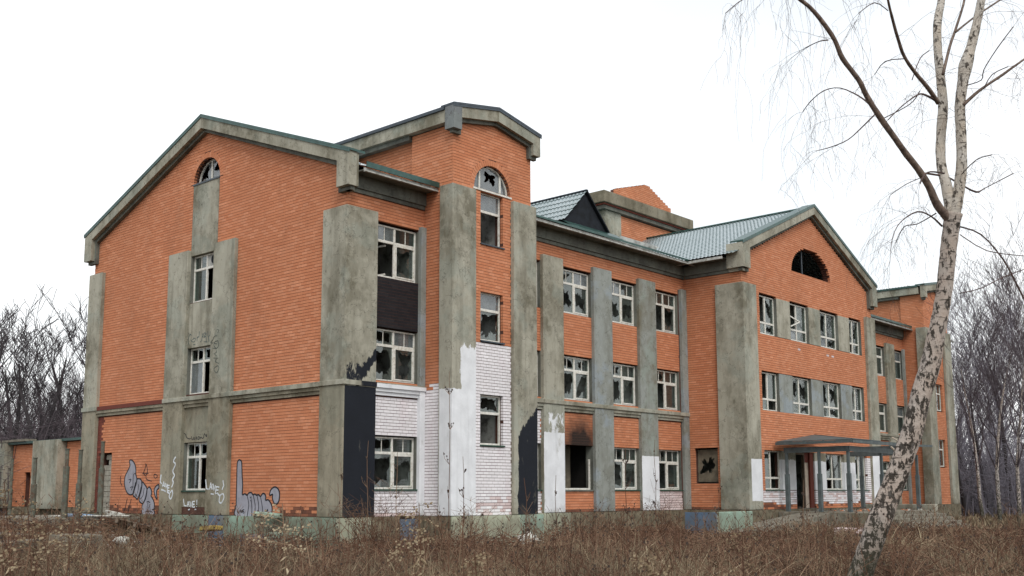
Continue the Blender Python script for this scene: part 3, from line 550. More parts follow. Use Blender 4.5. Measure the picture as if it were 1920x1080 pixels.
for x in (22.0, 25.0, 28.0):
    for zt in (4.3, 7.6): q.box(x+.003, x+.147, -2.43, .368, zt+.003, zt+3.097)
for zt in (1.0, 4.3, 7.6): q.box(.38, 49.7, 6.0, 6.15, zt+.002, zt+3.098)
q.box(3.6, 6.6, 2.5, 2.6, 1.0, 13.2); q.box(5.72, 5.82, -.96, 2.49, 1.0, 11.4); q.box(44.4+1.3, 45.8, -.7, 2.0, 1.0, 11.4); q.box(19, 31.1, 3.5, 3.6, 11.01, 13.4)
q.build('inner_wall', 'inside', B)

# rendered reveals
for F, ops in ((FG, OG), (F1, [(1.11, 2.95)]+OC), (F2, O2), (FW, OW)):
    for u, v in ops:
        for a, b in FLW:
            if F is FW and b < 3.5: continue
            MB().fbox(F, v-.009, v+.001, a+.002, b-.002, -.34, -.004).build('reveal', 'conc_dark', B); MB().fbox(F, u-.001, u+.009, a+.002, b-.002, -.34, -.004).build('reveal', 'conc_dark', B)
# pilasters
def pil(F, u0, u1, z0, z1, mat='conc', d=.14, name='pilaster', **k):
    return MB().fbox(F, u0, u1, z0, z1, -.02, d).build(name, mat, B, bevel=.012, **k)
def cornerpil(poly, z0, z1, mat, **k): return MB().prism_z(poly, z0, z1).build('pilaster', mat, B, bevel=.012, **k)
cornerpil([(-.14, -.14), (1.11, -.14), (1.11, .02), (.02, .02), (.02, 1.01), (-.14, 1.01)], 1.0, 10.33, 'conc_corner', label='corner pilaster painted black below')
cornerpil([(-.14, 14.73), (.02, 14.73), (.02, 15.6), (.8, 15.6), (.8, 15.76), (-.14, 15.76)], 1.0, 10.33, 'conc')
pil(FG, 5.72, 6.97, 1.0, 10.25); pil(FG, 8.60, 9.86, 1.0, 10.25)
for z0, z1 in ((1.25, 1.76), (3.45, 4.66), (6.75, 8.33), (10.05, 12.62)): MB().fbox(FG, 6.975, 8.595, z0, z1, -.2, .004).build('panel', 'conc', B)
MB().fbox(FG, 6.975, 8.595, 1.0, 1.245, -.2, -.02).build('panel', 'maroon', B)
pil(F1, 2.95, 3.175, 1.0, 4.88, 'conc_s1'); pil(F1, 2.95, 3.175, 5.03, 10.2, 'conc_blue')
cornerpil([(3.04, -1.46), (4.12, -1.46), (4.12, -1.3), (3.2, -1.3), (3.2, -.86), (3.04, -.86)], 1.0, 11.43, 'conc_tl', label='tower pilaster painted white below')
cornerpil([(5.94, -1.46), (7.11, -1.46), (7.11, -.6), (6.95, -.6), (6.95, -1.3), (5.94, -1.3)], 1.0, 11.43, 'conc_tr', label='tower pilaster painted black below')
for (a, b), m in zip(PC, ('conc_c1', 'conc_blue', 'conc_c3', 'conc')):
    if b < 18.5: pil(F1, a, b, 1.0, 10.33, m)
    else: pil(F1, a+.1, b-.003, 1.0, 10.33, 'conc_blue')
cornerpil([(18.48, -2.95), (19.6, -2.95), (19.6, -2.79), (18.64, -2.79), (18.64, -1.62), (18.48, -1.62)], 1.0, 10.33, 'conc_wl', label='wing pilaster with a white painted foot')
cornerpil([(30.6, -2.95), (31.64, -2.95), (31.64, -1.6), (31.48, -1.6), (31.48, -2.79), (30.6, -2.79)], 1.0, 10.33, 'conc_wr')
for (a, b) in ((2.965, 4.185), (5.985, 7.125), (9.025, 10.235)):
    for i, (c, d) in enumerate(FLW): MB().fbox(FW, a, b, c, d, -.2, .006).build('panel', ('conc_wp', 'conc_blue', 'conc')[i], B)
for a, b in P2: pil(F2, a, b, 1.0, 10.33)
pil(F2, 11.45, 11.64, 1.0, 10.2, 'conc_blue')
cornerpil([(43.01, -1.24), (44.1, -1.24), (44.1, -1.08), (43.17, -1.08), (43.17, -.65), (43.01, -.65)], 1.0, 11.43, 'conc')
cornerpil([(46.0, -1.24), (47.1, -1.24), (47.1, -.4), (46.93, -.4), (46.93, -1.08), (46.0, -1.08)], 1.0, 11.43, 'conc')

# string course above the ground floor
def band(F, u0, u1, mat, gaps):
    MB().fbox(F, u0, u1, 4.88, 5.03, -.02, .185).build('string_course', mat, B, bevel=.01)
    for a, b in gaps: MB().fbox(F, a, b, 4.77, 4.875, -.02, .125).fbox(F, a, b, 4.66, 4.765, -.02, .07).build('moulding', mat, B)
band(FG, -.185, 9.86, 'conc', [(1.01, 5.72), (6.975, 8.595)])
MB().fbox(FG, 9.865, 14.6, 4.88, 5.03, -.02, .15).build('string_course', 'maroon', B)
MB().fbox(FG, 9.86, 14.73, 4.77, 4.875, -.02, .125).fbox(FG, 9.86, 14.73, 4.66, 4.765, -.02, .07).build('moulding', 'conc', B)
MB().fbox(FG, 14.6, 15.8, 4.88, 5.03, -.02, .185).build('string_course', 'conc_green', B)
MB().fbox(F1, -.18, .5, 4.885, 5.025, -.02, .18).build('string_course', 'conc', B); MB().fbox(F1, .501, 1.105, 4.885, 5.025, -.02, .18).build('string_course', 'conc_black', B)
MB().fbox(F1, 1.115, 3.17, 4.88, 5.03, -.02, .185).build('string_course', 'conc_s1', B)
MB().fbox(F1, 1.12, 2.94, 4.77, 4.875, -.02, .125).fbox(F1, 1.12, 2.94, 4.66, 4.765, -.02, .07).build('moulding', 'conc_s1', B)
band(F1, 7.12, 18.61, 'conc', [(7.4, 9.02), (10.205, 12.045), (13.235, 15.065), (16.275, 18.2)])
band(F2, 0, 11.64, 'conc', [(.1, 2.3), (3.5, 5.3), (6.5, 8.87), (10.05, 11.44)])

# plinth
def plinth(F, u0, u1, mat, z0=-.4, z1=.985, d=.05): MB().fbox(F, u0, u1, z0, z1, -.3, d).build('plinth', mat, B)
plinth(FG, .0, 4.2, 'conc_green', d=.22); plinth(FG, 4.2, 5.7, 'conc_mint', d=.222); plinth(FG, 5.7, 6.6, 'conc_azure', d=.22); plinth(FG, 6.6, 8.8, 'conc_green', d=.221); plinth(FG, 8.8, 15.7, 'stone', d=.16)
MB().fbox(FG, .3, 5.2, -.4, .42, .225, .42).build('ledge', 'conc_green', B); MB().fbox(FG, 3.2, 4.4, -.4, .45, .425, .47).build('ledge', 'conc_azure', B)
MB().box(-.22, .9, -.24, .0, -.4, .98).build('plinth', 'conc_lime', B)
plinth(F1, .9, 2.2, 'stone', d=.08); plinth(F1, 2.2, 3.1, 'conc_azure', d=.081, z1=.9)
MB().box(2.95, 3.2, -1.5, .0, -.4, .985).build('plinth', 'stone', B)
for a, b, m in ((-.2, 1.3, 'conc_lime'), (1.3, 2.9, 'conc_lime'), (2.9, 4.1, 'conc_mint')): plinth(FT, a, b, m, d=.24)
plinth(F1, 7.25, 9.2, 'conc_lime', d=.2); plinth(F1, 9.2, 10.4, 'conc_lime', d=.203); plinth(F1, 10.4, 11.9, 'stone', d=.08); plinth(F1, 11.9, 18.7, 'stone', d=.16)
MB().box(18.45, 18.6, -2.95, -.2, -.4, .985).build('plinth', 'stone', B)
plinth(FW, -.2, 13.2, 'stone', d=.17); plinth(F2, .2, 11.6, 'stone'); plinth(FU, -.2, 4.0, 'stone', d=.16); plinth(FL, 0, 3.3, 'stone'); MB().fbox(FUS, 0, 1.5, -.4, .985, -.1, .16).build('plinth', 'stone', B)
q = MB().box(.3, 50, .3, D-.3, -.4, .79); q.box(19, 31, -2.4, .2, -.4, .79); q.build('foundation', 'stone', B)

# concrete blocks closing the side door
bw = .39
for k in range(11):
    z = 1.0+k*.2; u = 13.57-(k % 2)*.2
    while u < 14.53:
        a, b = max(u, 13.57), min(u+bw-.012, 14.53)
        if b-a > .05 and not (k > 8 and u > 14.0): MB().fbox(FG, a, b, z, z+.188, -.33, -.20+random.uniform(-.012, .012)).build('concrete_block', 'block', B, bevel=.006)
        u += bw
# cornices ---------------------------------------------------------------
def raked(F, ul, ur, ze, za, fh, d, retw, retz, capmat='cap', capd=.05, mat='conc', sides=(1, 1), back=.12):
    uc = (ul+ur)/2; sl = (za-ze)/(uc-ul)
    zi = lambda u: za-fh-sl*abs(u-uc)
    poly = [(ul, ze), (uc, za), (ur, ze)]
    poly += ([(ur, retz), (ur-retw, retz), (ur-retw, zi(ur-retw))] if sides[1] else [(ur, ze-fh)]) + [(uc, za-fh)] + ([(ul+retw, zi(ul+retw)), (ul+retw, retz), (ul, retz)] if sides[0] else [(ul, ze-fh)])
    # two halves, so each face stays convex enough
    L = [p for p in poly if p[0] <= uc+1e-6]; 
    left = [(ul, ze), (uc, za), (uc, za-fh)] + ([(ul+retw, zi(ul+retw)), (ul+retw, retz), (ul, retz)] if sides[0] else [(ul, ze-fh)])
    right = [(uc, za), (ur, ze)] + ([(ur, retz), (ur-retw, retz), (ur-retw, zi(ur-retw))] if sides[1] else [(ur, ze-fh)]) + [(uc, za-fh)]
    for pl in (left, right): MB().fprism(F, pl, -.02, d).build('cornice', mat, B)
    s = .13; h = .11
    l2 = [(ul+.07, ze-fh*.5), (uc, za-fh*.5), (uc, za-fh-h)] + [(ul+retw+s*.7, zi(ul+retw)-h), (ul+retw+s*.7, retz-.12), (ul+.07, retz-.12)]
    r2 = [(uc, za-fh*.5), (ur-.07, ze-fh*.5), (ur-.07, retz-.12), (ur-retw-s*.7, retz-.12), (ur-retw-s*.7, zi(ur-retw)-h), (uc, za-fh-h)]
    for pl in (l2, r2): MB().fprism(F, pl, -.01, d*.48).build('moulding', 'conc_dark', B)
    cl = [(ul-capd, ze-.02), (uc, za+.012), (uc, za+.07), (ul-capd, ze+.05)]; cr_ = [(uc, za+.012), (ur+capd, ze-.02), (ur+capd, ze+.05), (uc, za+.07)]
    for pl in (cl, cr_): MB().fprism(F, pl, -.3, d+.035).build('cap_sheet', capmat, B)
    for pl in ([(ul-capd+.001, ze-.09), (uc, za-.06), (uc, za+.010), (ul-capd+.001, ze-.022)], [(uc, za-.06), (ur+capd-.001, ze-.09), (ur+capd-.001, ze-.022), (uc, za+.010)]): MB().fprism(F, pl, d+.004, d+.03).build('cap_sheet', capmat, B)
raked(FG, -.36, 15.98, 11.95, 14.98, .44, .30, .56, 10.88)
MB().box(-.298, .10, -.358, -.0, 10.882, 11.93).box(-.14, .1, -.2, -.0, 10.76, 10.88).build('cornice', 'conc', B)
raked(FT, -.22, 4.02, 13.98, 14.36, .42, .26, .36, 13.22, capmat='navy', mat='conc')
MB().box(2.92, 3.30, -1.60, -1.2, 13.20, 13.97).build('cornice', 'conc_slate', B, label='bluish block end of the tower cornice')
raked(FW, -.24, 13.1, 12.0, 14.85, .42, .28, .56, 10.93)
MB().box(18.34, 18.7, -3.08, -2.3, 10.93, 11.96).box(18.5, 18.7, -2.95, -2.3, 10.8, 10.93).build('cornice', 'conc', B)
raked(FU, -.22, 4.02, 13.98, 14.36, .42, .26, .36, 13.22)
# tower eaves: flat cornice along the sides
for x0, s in ((3.18, -1), (6.97, 1), (43.15, -1), (46.95, 1)):
    a, b = (x0-.24, x0+.0) if s < 0 else (x0, x0+.24); y0 = -1.2 if x0 < 20 else -.95
    MB().box(a, b, y0, 5.4, 13.46, 13.86).build('cornice', 'conc', B)
    a2, b2 = (x0-.12, x0+.1) if s < 0 else (x0-.1, x0+.12)
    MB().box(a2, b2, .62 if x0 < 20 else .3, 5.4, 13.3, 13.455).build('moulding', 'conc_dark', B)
    a3, b3 = (x0-.3, x0+.3) if s < 0 else (x0-.3, x0+.3)
    MB().box(a3, b3, y0+.02, 5.4, 13.865, 13.97).build('cap_sheet', 'navy' if x0 < 20 else 'cap', B)
# eaves cornice, soffit, gutter
def eaves(F, u0, u1, end0=0, end1=0):
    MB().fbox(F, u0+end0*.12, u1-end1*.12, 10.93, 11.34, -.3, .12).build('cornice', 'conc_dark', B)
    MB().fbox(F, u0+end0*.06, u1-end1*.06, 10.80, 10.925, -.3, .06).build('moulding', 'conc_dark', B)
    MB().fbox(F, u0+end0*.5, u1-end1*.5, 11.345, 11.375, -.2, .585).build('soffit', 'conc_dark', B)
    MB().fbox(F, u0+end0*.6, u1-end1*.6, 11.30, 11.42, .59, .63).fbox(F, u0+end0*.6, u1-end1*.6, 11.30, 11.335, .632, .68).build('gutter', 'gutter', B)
eaves(F1, .10, 3.17); eaves(F1, 6.98, 18.61, 0, 0)
eaves(FWS, .12, 2.3); eaves(F2, .0, 11.64); eaves(FL, 0, 3.2)

# roofs --------------------------------------------------------------------
def tile_slope(name, P, s0, s1, length, lo=(0, 0), coarse=6, cut=None, period=.183, step=.35):
    """P(s,t,h): point at s along the eave, t up the slope, h above it; pressed tile sheets"""
    q = MB(); ns = int((s1-s0)/period*coarse)+1; rows = int(length/step); ts = []
    for r in range(rows+1):
        a = r*step; b = min((r+1)*step, length)
        if b-a < .02: continue
        ts += [(a, .034), (a+(b-a)*.45, .026), (b-.001, 0.004)]
    for t_, hh in ts:
        for i in range(ns+1):
            s = s0+(s1-s0)*i/ns; w = .5+.5*math.cos(2*math.pi*s/period)
            q.v.append(tuple(P(s, t_, hh+.030*w**1.4)))
    for j in range(len(ts)-1):
        for i in range(ns):
            if cut and cut(s0+(s1-s0)*(i+.5)/ns, ts[j][0]): continue
            a = j*(ns+1)+i; q.f.append((a, a+1, a+ns+2, a+ns+1)); q.mi.append(0)
    return q.build(name, 'tile', B, smooth=False)
SLm = (15.0-11.5)/8.41; cm = math.cos(math.atan(SLm)); sm = math.sin(math.atan(SLm))
def Pmain(s, t, h): return Vector((s, -.62+t*cm-h*sm, 11.44+t*sm+h*cm))
LM = 8.43/cm
tile_slope('roof', Pmain, .12, 3.16, LM)
tile_slope('roof', Pmain, 6.99, 18.0, LM)
tile_slope('roof', lambda s, t, h: Pmain(s, t, h)+Vector((0, .25, 0)), 31.9, 43.1, LM-.25, coarse=4)
for bx in ((6.6, 6.94, .0, 5.4, 11.0, 13.45), (3.72, 6.59, 5.0, 5.35, 11.0, 13.9), (46.6, 46.9, .25, 5.4, 11.0, 13.45), (43.7, 46.59, 5.0, 5.35, 11.0, 13.9)): MB().box(*bx).build('wall', 'plain_wall', B)
q = MB(); q.hexa([(-.1, .3, 11.7), (50.3, .3, 11.7), (50.3, 7.81, 14.86), (-.1, 7.81, 14.86), (-.1, .3, 11.76), (50.3, .3, 11.76), (50.3, 7.81, 14.94), (-.1, 7.81, 14.94)])
q.hexa([(-.1, 7.81, 14.86), (50.3, 7.81, 14.86), (50.3, 16.2, 11.36), (-.1, 16.2, 11.36), (-.1, 7.81, 14.94), (50.3, 7.81, 14.94), (50.3, 16.2, 11.44), (-.1, 16.2, 11.44)])
q.build('roof_deck', 'cap', B)
SLw = (14.78-11.5)/(25.06-18.0); cw = math.cos(math.atan(SLw)); sw = math.sin(math.atan(SLw))
tile_slope('roof', lambda s, t, h: Vector((17.98+t*cw-h*sw, s, 11.44+t*sw+h*cw)), -2.9, 6.2, 7.08/cw)
tile_slope('roof', lambda s, t, h: Vector((32.14-t*cw+h*sw, s, 11.44+t*sw+h*cw)), -2.9, 6.2, 7.08/cw, coarse=3)
MB().bar((25.06, -2.9, 14.80), (25.06, 6.2, 14.80), .22, .06).build('ridge_cap', 'cap', B)
q = MB()
for s in (-1, 1):
    x0 = 3.0 if s < 0 else 7.2
    q.hexa([(x0, -1.5, 13.9), (5.08, -1.5, 14.25), (5.08, 5.4, 14.25), (x0, 5.4, 13.9), (x0, -1.5, 13.96), (5.08, -1.5, 14.33), (5.08, 5.4, 14.33), (x0, 5.4, 13.96)])
q.build('roof', 'navy', B)
tile_slope('roof', lambda s, t, h: Vector((42.9+t*.985-h*.17, s, 13.94+t*.17+h*.985)), -.4, 5.4, 2.1, coarse=4)
MB().hexa([(43.0, -1.2, 13.9), (45.05, -1.2, 14.25), (45.05, 5.4, 14.25), (43.0, 5.4, 13.9), (43.0, -1.2, 13.93), (45.05, -1.2, 14.28), (45.05, 5.4, 14.28), (43.0, 5.4, 13.93)]).build('roof', 'cap', B)
MB().hexa([(45.051, -1.2, 14.25), (47.2, -1.2, 13.9), (47.2, 5.4, 13.9), (45.051, 5.4, 14.25), (45.051, -1.2, 14.33), (47.2, -1.2, 13.96), (47.2, 5.4, 13.96), (45.051, 5.4, 14.33)]).build('roof', 'cap', B)
MB().box(.12, 3.17, -.72, -.685, 11.43, 11.60).build('flashing', 'cap', B); MB().box(7.0, 18.0, -.70, -.685, 11.43, 11.50).build('flashing', 'cap', B)
MB().box(31.95, 43.0, -.45, -.435, 11.43, 11.56).build('flashing', 'cap', B)
# opened dormer
dl = math.atan(1.0); cd = math.cos(dl); sd = math.sin(dl)
tile_slope('dormer_roof', lambda s, t, h: Vector((9.98+t*cd-h*sd, s, 11.75+t*sd+h*cd)), -.42, 3.6, 1.35/cd)
MB().hexa([(12.72, -.42, 11.75), (12.72, 3.4, 11.75), (11.36, 3.4, 13.11), (11.36, -.42, 13.11), (12.76, -.42, 11.79), (12.76, 3.4, 11.79), (11.38, 3.4, 13.17), (11.38, -.42, 13.17)]).build('dormer_roof', 'felt', B)
q = MB(); q.fprism(F1, [(10.05, 11.74), (12.7, 11.74), (11.36, 13.05)], -.35, .30)
q.fprism(F1, [(12.71, 11.72), (13.1, 11.74), (12.95, 11.85), (12.0, 12.5)], -.2, .25); q.build('dormer_gable', 'felt', B, label='black felt over the torn open dormer gable')
MB().hexa([(10.0, -.62, 11.53), (13.4, -.62, 11.53), (13.4, -.25, 11.78), (10.0, -.25, 11.78), (10.0, -.62, 11.55), (13.4, -.62, 11.55), (13.4, -.25, 11.80), (10.0, -.25, 11.80)]).build('flashing', 'cap', B)
MB().bar((11.36, -.42, 13.17), (11.36, 3.6, 13.17), .12, .04).build('ridge_cap', 'navy', B)

# rendered block over the ridge
MB().fbox(FB, 0, 7.6, 12.5, 15.75, -5.0, -.36).build('wall', 'conc', B)
for a, b in ((0, 1.3), (6.2, 7.6)): MB().fbox(FB, a, b, 12.5, 15.70, -.355, .04).build('pilaster', 'conc', B)
MB().fbox(FB, -.57, 7.53, 15.86, 16.44, -5.2, .40).build('cornice', 'conc_brown', B, bevel=.02, label='deep brownish grey parapet of the rooftop block')
MB().fbox(FB, -.4, 7.4, 15.78, 15.855, -5.1, .27).build('moulding', 'maroon', B)
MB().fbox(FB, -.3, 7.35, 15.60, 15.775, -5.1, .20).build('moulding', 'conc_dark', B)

# ------------------------------------------------------------------ windows
def ring_pane(name, outline, F, d, state, mat, parent, seed):
    rnd = random.Random(seed); n = len(outline); T = .006
    cu = sum(p[0] for p in outline)/n; cz = sum(p[1] for p in outline)/n
    q = MB()
    if state == 'i':
        q.fprism(F, outline, d-T, d); return q.build(name, mat, parent)
    # resample outline
    pts = []
    for i in range(n):
        a, b = outline[i], outline[(i+1) % n]; L = math.hypot(a[0]-b[0], a[1]-b[1]); k = max(1, int(L/.09))
        for j in range(k): pts.append((a[0]+(b[0]-a[0])*j/k, a[1]+(b[1]-a[1])*j/k))
    if state == 'h': ou, oz, base, amp = rnd.uniform(-.12, .12), rnd.uniform(-.15, .2), .50, .30
    else: ou, oz, base, amp = 0, 0, .80, .19
    if state == 'k': ou, oz, base, amp = rnd.choice((-.2, .2)), rnd.uniform(-.1, .1), .62, .3
    hw = max(abs(p[0]-cu) for p in outline); hh = max(abs(p[1]-cz) for p in outline)
    inner = []; ph = [rnd.uniform(0, 6.3) for _ in range(3)]
    for i, (u, z) in enumerate(pts):
        an = math.atan2(z-cz, u-cu)
        r = base+amp*(.5*math.sin(2*an+ph[0])+.35*math.sin(5*an+ph[1])) + rnd.uniform(-.55, .35)*amp
        if state == 's' and z < cz-.6*hh: r -= rnd.uniform(0, .28)
        r = max(.08, min(.97, r)); inner.append((cu+ou*hw*(1-r)+(u-cu)*r, cz+oz*hh*(1-r)+(z-cz)*r))
    m = len(pts)
    for (uu, zz) in pts+inner: q.v.append(tuple(F.p(uu, zz, d)))
    for (uu, zz) in pts+inner: q.v.append(tuple(F.p(uu, zz, d-T)))
    for i in range(m):
        j = (i+1) % m
        q.f += [(i, j, m+j, m+i), (2*m+i, 3*m+i, 3*m+j, 2*m+j), (m+i, m+j, 3*m+j, 3*m+i)]; q.mi += [0]*3
    return q.build(name, mat, parent)
WSEED = [100]
def rc(a, b, c, d): return [(a, c), (b, c), (b, d), (a, d)]
def window(F, u0, u1, z0, z1, typ, states, d=-.13, sill=None, label=None, parent=None, fmat='frame'):
    parent = parent or B
    W = .050; q = MB(); dd = (d-.065, d); w_, h_ = u1-u0, z1-z0; e = .012
    a0, a1, c0, c1 = u0+e, u1-e, z0+e, z1-e
    q.fbox(F, a0, a0+W, c0, c1, *dd).fbox(F, a1-W, a1, c0, c1, *dd).fbox(F, a0+W, a1-W, c0, c0+W*1.2, dd[0]+.002, dd[1]-.002).fbox(F, a0+W, a1-W, c1-W, c1, dd[0]+.002, dd[1]-.002)
    spec = {'A': (.69, [.5], [.27, .76]), 'G': (.70, [.5], [.73]), 'T': (.64, [], []), 'W': (.30, [.46], []), 'N': (.68, [.5], [])}[typ]
    zt = c0+(c1-c0)*spec[0]; TB = .085
    q.fbox(F, a0+W, a1-W, zt-TB/2, zt+TB/2, dd[0]+.004, dd[1]-.004)
    us = [a0+W]+[v for m in spec[1] for v in (a0+(a1-a0)*m-.038, a0+(a1-a0)*m+.038)]+[a1-W]
    for m in spec[1]:
        um = a0+(a1-a0)*m; q.fbox(F, um-.038, um+.038, c0+W, zt-TB/2, *[x+.001 for x in dd]).fbox(F, um-.038, um+.038, zt+TB/2, c1-W, *[x+.001 for x in dd])
    for m in spec[2]:
        um = a0+(a1-a0)*m; q.fbox(F, um-.012, um+.012, zt+TB/2, c1-W, dd[0]+.02, dd[1]-.012)
    o = q.build('window', fmat, parent, bevel=.006, **({'label': label} if label else {}))
    cells = []
    for i in range(0, len(us), 2): cells += [(us[i], us[i+1], c0+W*1.2, zt-TB/2), (us[i], us[i+1], zt+TB/2, c1-W)]
    if typ in 'AN' and len(us) == 4 and states[-1] != 'x':       # casement in one lower light
        i = 2 if typ != 'G' else 0
        a, b, c, dz = us[i], us[i+1], c0+W*1.2, zt-TB/2; s = .05; q = MB()
        for bx in ((a+.003, a+s, c+.003, dz-.003), (b-s, b-.003, c+.003, dz-.003), (a+s, b-s, c+.003, c+s), (a+s, b-s, dz-s, dz-.003)): q.fbox(F, *bx, d-.05, d+.012)
        q.build('sash', fmat, o, bevel=.005)
    for k, (a, b, c, dz) in enumerate(cells):
        st = states[k] if k < len(states) else 'i'; WSEED[0] += 1
        if st in 'gx': continue
        if st == 'v':
            n = 18; q = MB(); P = [F.p((a+b)/2+(.13*math.cos(2*math.pi*i/n)), (c+dz)/2+.02+.15*math.sin(2*math.pi*i/n), d+.004) for i in range(n)]
            ring_pane('pane', rc(a, b, c, dz), F, d-.03, 'i', 'white_panel' if 'white_panel' in MAT else 'gutter', o, 0)
            q.v = [tuple(p) for p in P]+[tuple(p-F.n*.03) for p in P]; q.f = [tuple(range(n))]+[(i, (i+1) % n, n+(i+1) % n, n+i) for i in range(n)]; q.mi = [0]*(n+1); q.build('vent', 'felt', o); continue
        mt = {'i': 'glass_c', 'd': 'glass_w', 'h': 'glass', 's': 'glass', 'k': 'glass'}[st]
        ring_pane('pane', rc(a, b, c, dz), F, d-.03, 'i' if st == 'd' else st, mt, o, WSEED[0])
    if sill: MB().fbox(F, u0-.02, u1+.05, z0-.035, z0+.008, d, .05).build('sill', sill, o)
    return o
# gable side windows (image left is the far end)
window(FG, 6.97, 8.60, 1.80, 3.45, 'G', 'gsis', sill='sillg')       # cells: near low, near top, far low, far top
window(FG, 6.97, 8.60, 5.10, 6.75, 'G', 'gsds')
window(FG, 6.97, 8.60, 8.36, 10.05, 'G', 'gvii')
# front left bay
window(F1, 1.11, 2.95, 1.80, 3.42, 'A', 'sski', sill='sillg')
window(F1, 1.11, 2.95, 5.10, 6.75, 'A', 'sskd')
wk = window(F1, 1.11, 2.95, 8.36, 10.05, 'A', 'gdki')
MB().bar((1.72, .22, 8.5), (1.55, .62, 8.46), .05, .05).bar((1.72, .22, 9.42), (1.55, .62, 9.38), .05, .05).bar((1.55, .62, 8.46), (1.55, .62, 9.38), .05, .05).build('sash', 'frame', wk, label='casement hanging open inwards')
# tower
for (a, b), st in zip(TWW, ('gs', 'sd', 'gd')): window(FT, 1.28, 2.36, a, b, 'T', st, sill='sillg' if a < 4 else 'navy')
# centre bays
ST = {1: ['xx', 'sskh', 'khkd'], 2: ['skki', 'skki', 'kdki'], 3: ['gkii', 'gkii', 'gisi'], 0: ['iiii', 'iiii', 'iiii']}
for bi, (u, v) in enumerate(OC):
    for fi, (a, b) in enumerate(FLW):
        if bi == 1 and fi == 0:
            q = MB(); q.fbox(F1, u+.02, v-.02, a+.01, a+.07, -.19, -.13).fbox(F1, v-.08, v-.02, a+.07, b-.5, -.19, -.13)
            o = q.build('window', 'frame', B, label='burnt out window with only its bottom rail left'); MB().fbox(F1, u, v+.02, a-.05, a+.008, -.13, .05).build('sill', 'conc_dark', o); continue
        window(F1, u, v, a, b, 'A', ST[bi][fi], sill='sillg' if fi == 0 else None)
MB().box(11.45, 11.8, .9, 1.25, 1.01, 4.05).build('inner_wall', 'board', B)
MB().box(10.0, 12.25, 2.0, 2.1, 1.01, 4.09).box(12.19, 12.29, .37, 1.99, 1.01, 4.09).box(9.5, 12.25, .37, 1.99, 4.03, 4.09).build('inner_wall', 'soot', B, label='sooty black walls added to darken the burnt out room')  # sooty lining added so the burnt window reads as a black void
# wing side window: bare opening with a dusty sheet of glass
window(FWS, .34, 1.46, 2.12, 3.5, 'T', 'kx', d=-.2) if False else ring_pane('pane', rc(.36, 1.44, 2.14, 3.48), FWS, -.22, 'h', 'board', B, 79)
# wing front
SW = {0: ['iigg', 'iggi', 'igkh'], 1: [None, 'ikhk', 'dgii'], 2: ['gkii', 'ikkk', 'dkki'], 3: ['ksii', 'ikii', 'gkih']}
for bi, (u, v) in enumerate(OW):
    for fi, (a, b) in enumerate(FLW):
        if bi == 1 and fi == 0: continue
        o = window(FW, u, v, a, b, 'W', SW[bi][fi], sill='sillg' if fi == 0 else None)
        if bi == 1 and fi == 2: MB().bar(FW.p(u+.08, b-.62, -.05), FW.p(u+.85, b-.80, .02), .05, .05).bar(FW.p(u+.85, b-.80, .02), FW.p(u+.12, a+.62, -.05), .05, .05).build('sash', 'frame', o, label='broken casement hanging askew')
# entrance: open doorway, door leaf, jambs
q = MB(); q.fbox(FW, 4.21, 4.27, 1.0, 3.42, -.25, -.12).fbox(FW, 5.2, 5.26, 1.0, 3.42, -.25, -.12).fbox(FW, 4.27, 5.2, 3.34, 3.42, -.25, -.12)
dr = q.build('door', 'wood', B, label='open entrance doorway with a pale standing leaf')
MB().fbox(FW, 5.26, 5.62, 1.02, 3.0, -.2, -.14).build('door_leaf', 'lath', dr); MB().fbox(FW, 5.62, 5.96, 1.0, 3.44, -.3, -.05).build('door_jamb', 'maroon', dr); MB().fbox(FW, 5.265, 5.615, 3.0, 3.44, -.24, -.12).build('door_jamb', 'maroon', dr)
MB().fbox(FW, 4.55, 5.95, .985, 1.02, -.3, .05).build('threshold', 'slab', dr)
# beyond the wing
for bi, (u, v) in enumerate(O2):
    for fi, (a, b) in enumerate(FLW): window(F2, u, v, a, b, 'N' if bi < 3 else 'T', 'iiii' if bi < 3 else 'id')
for a, b in TWW: window(FU, 1.35, 2.42, a, b, 'T', 'ii')
# arched windows
def arch_window(F, uc, zc, ra, rb, bars, states, d=-.12, W=.055, label=None):
    q = MB(); n = 20; P = lambda an, k: (uc+(ra-k)*math.cos(an), zc+(rb-k)*math.sin(an))
    for i in range(n):
        a, b = math.pi*i/n, math.pi*(i+1)/n
        q.fprism(F, [P(a, .01), P(b, .01), P(b, .01+W), P(a, .01+W)], d-.06, d)
    q.fbox(F, uc-ra+.02, uc+ra-.02, zc+.005, zc+.005+W, d-.058, d+.002)
    for b in bars:
        h = rb*math.sqrt(1-(b/ra)**2)-W; q.fbox(F, uc+b-.032, uc+b+.032, zc+W, zc+h, d-.056, d+.004)
    o = q.build('window', 'frame', B, **({'label': label} if label else {}))
    ed = [-ra+.07]+list(bars)+[ra-.07]
    for k in range(len(ed)-1):
        if states[k] == 'g': continue
        a, b = ed[k]+(.03 if k else 0), ed[k+1]-(.03 if k < len(ed)-2 else 0); m = 8; ra2, rb2 = ra-.06, rb-.06
        top = [(uc+b+(a-b)*i/m, zc+rb2*math.sqrt(max(0.0, 1-((b+(a-b)*i/m)/ra2)**2))) for i in range(m+1)]
        out = [(uc+a, zc+.06), (uc+b, zc+.06)]+[(x, max(z, zc+.062)) for x, z in top]
        ring_pane('pane', out, F, d-.03, states[k] if states[k] != 'd' else 'i', 'glass_w', o, 500+k+int(uc*10))
arch_window(FG, 7.79, 12.68, .83, .83, [0.], 'hk', d=-.2); MB().fbox(FG, 6.95, 8.63, 12.62, 12.675, -.25, .03).build('sill', 'navy', B)
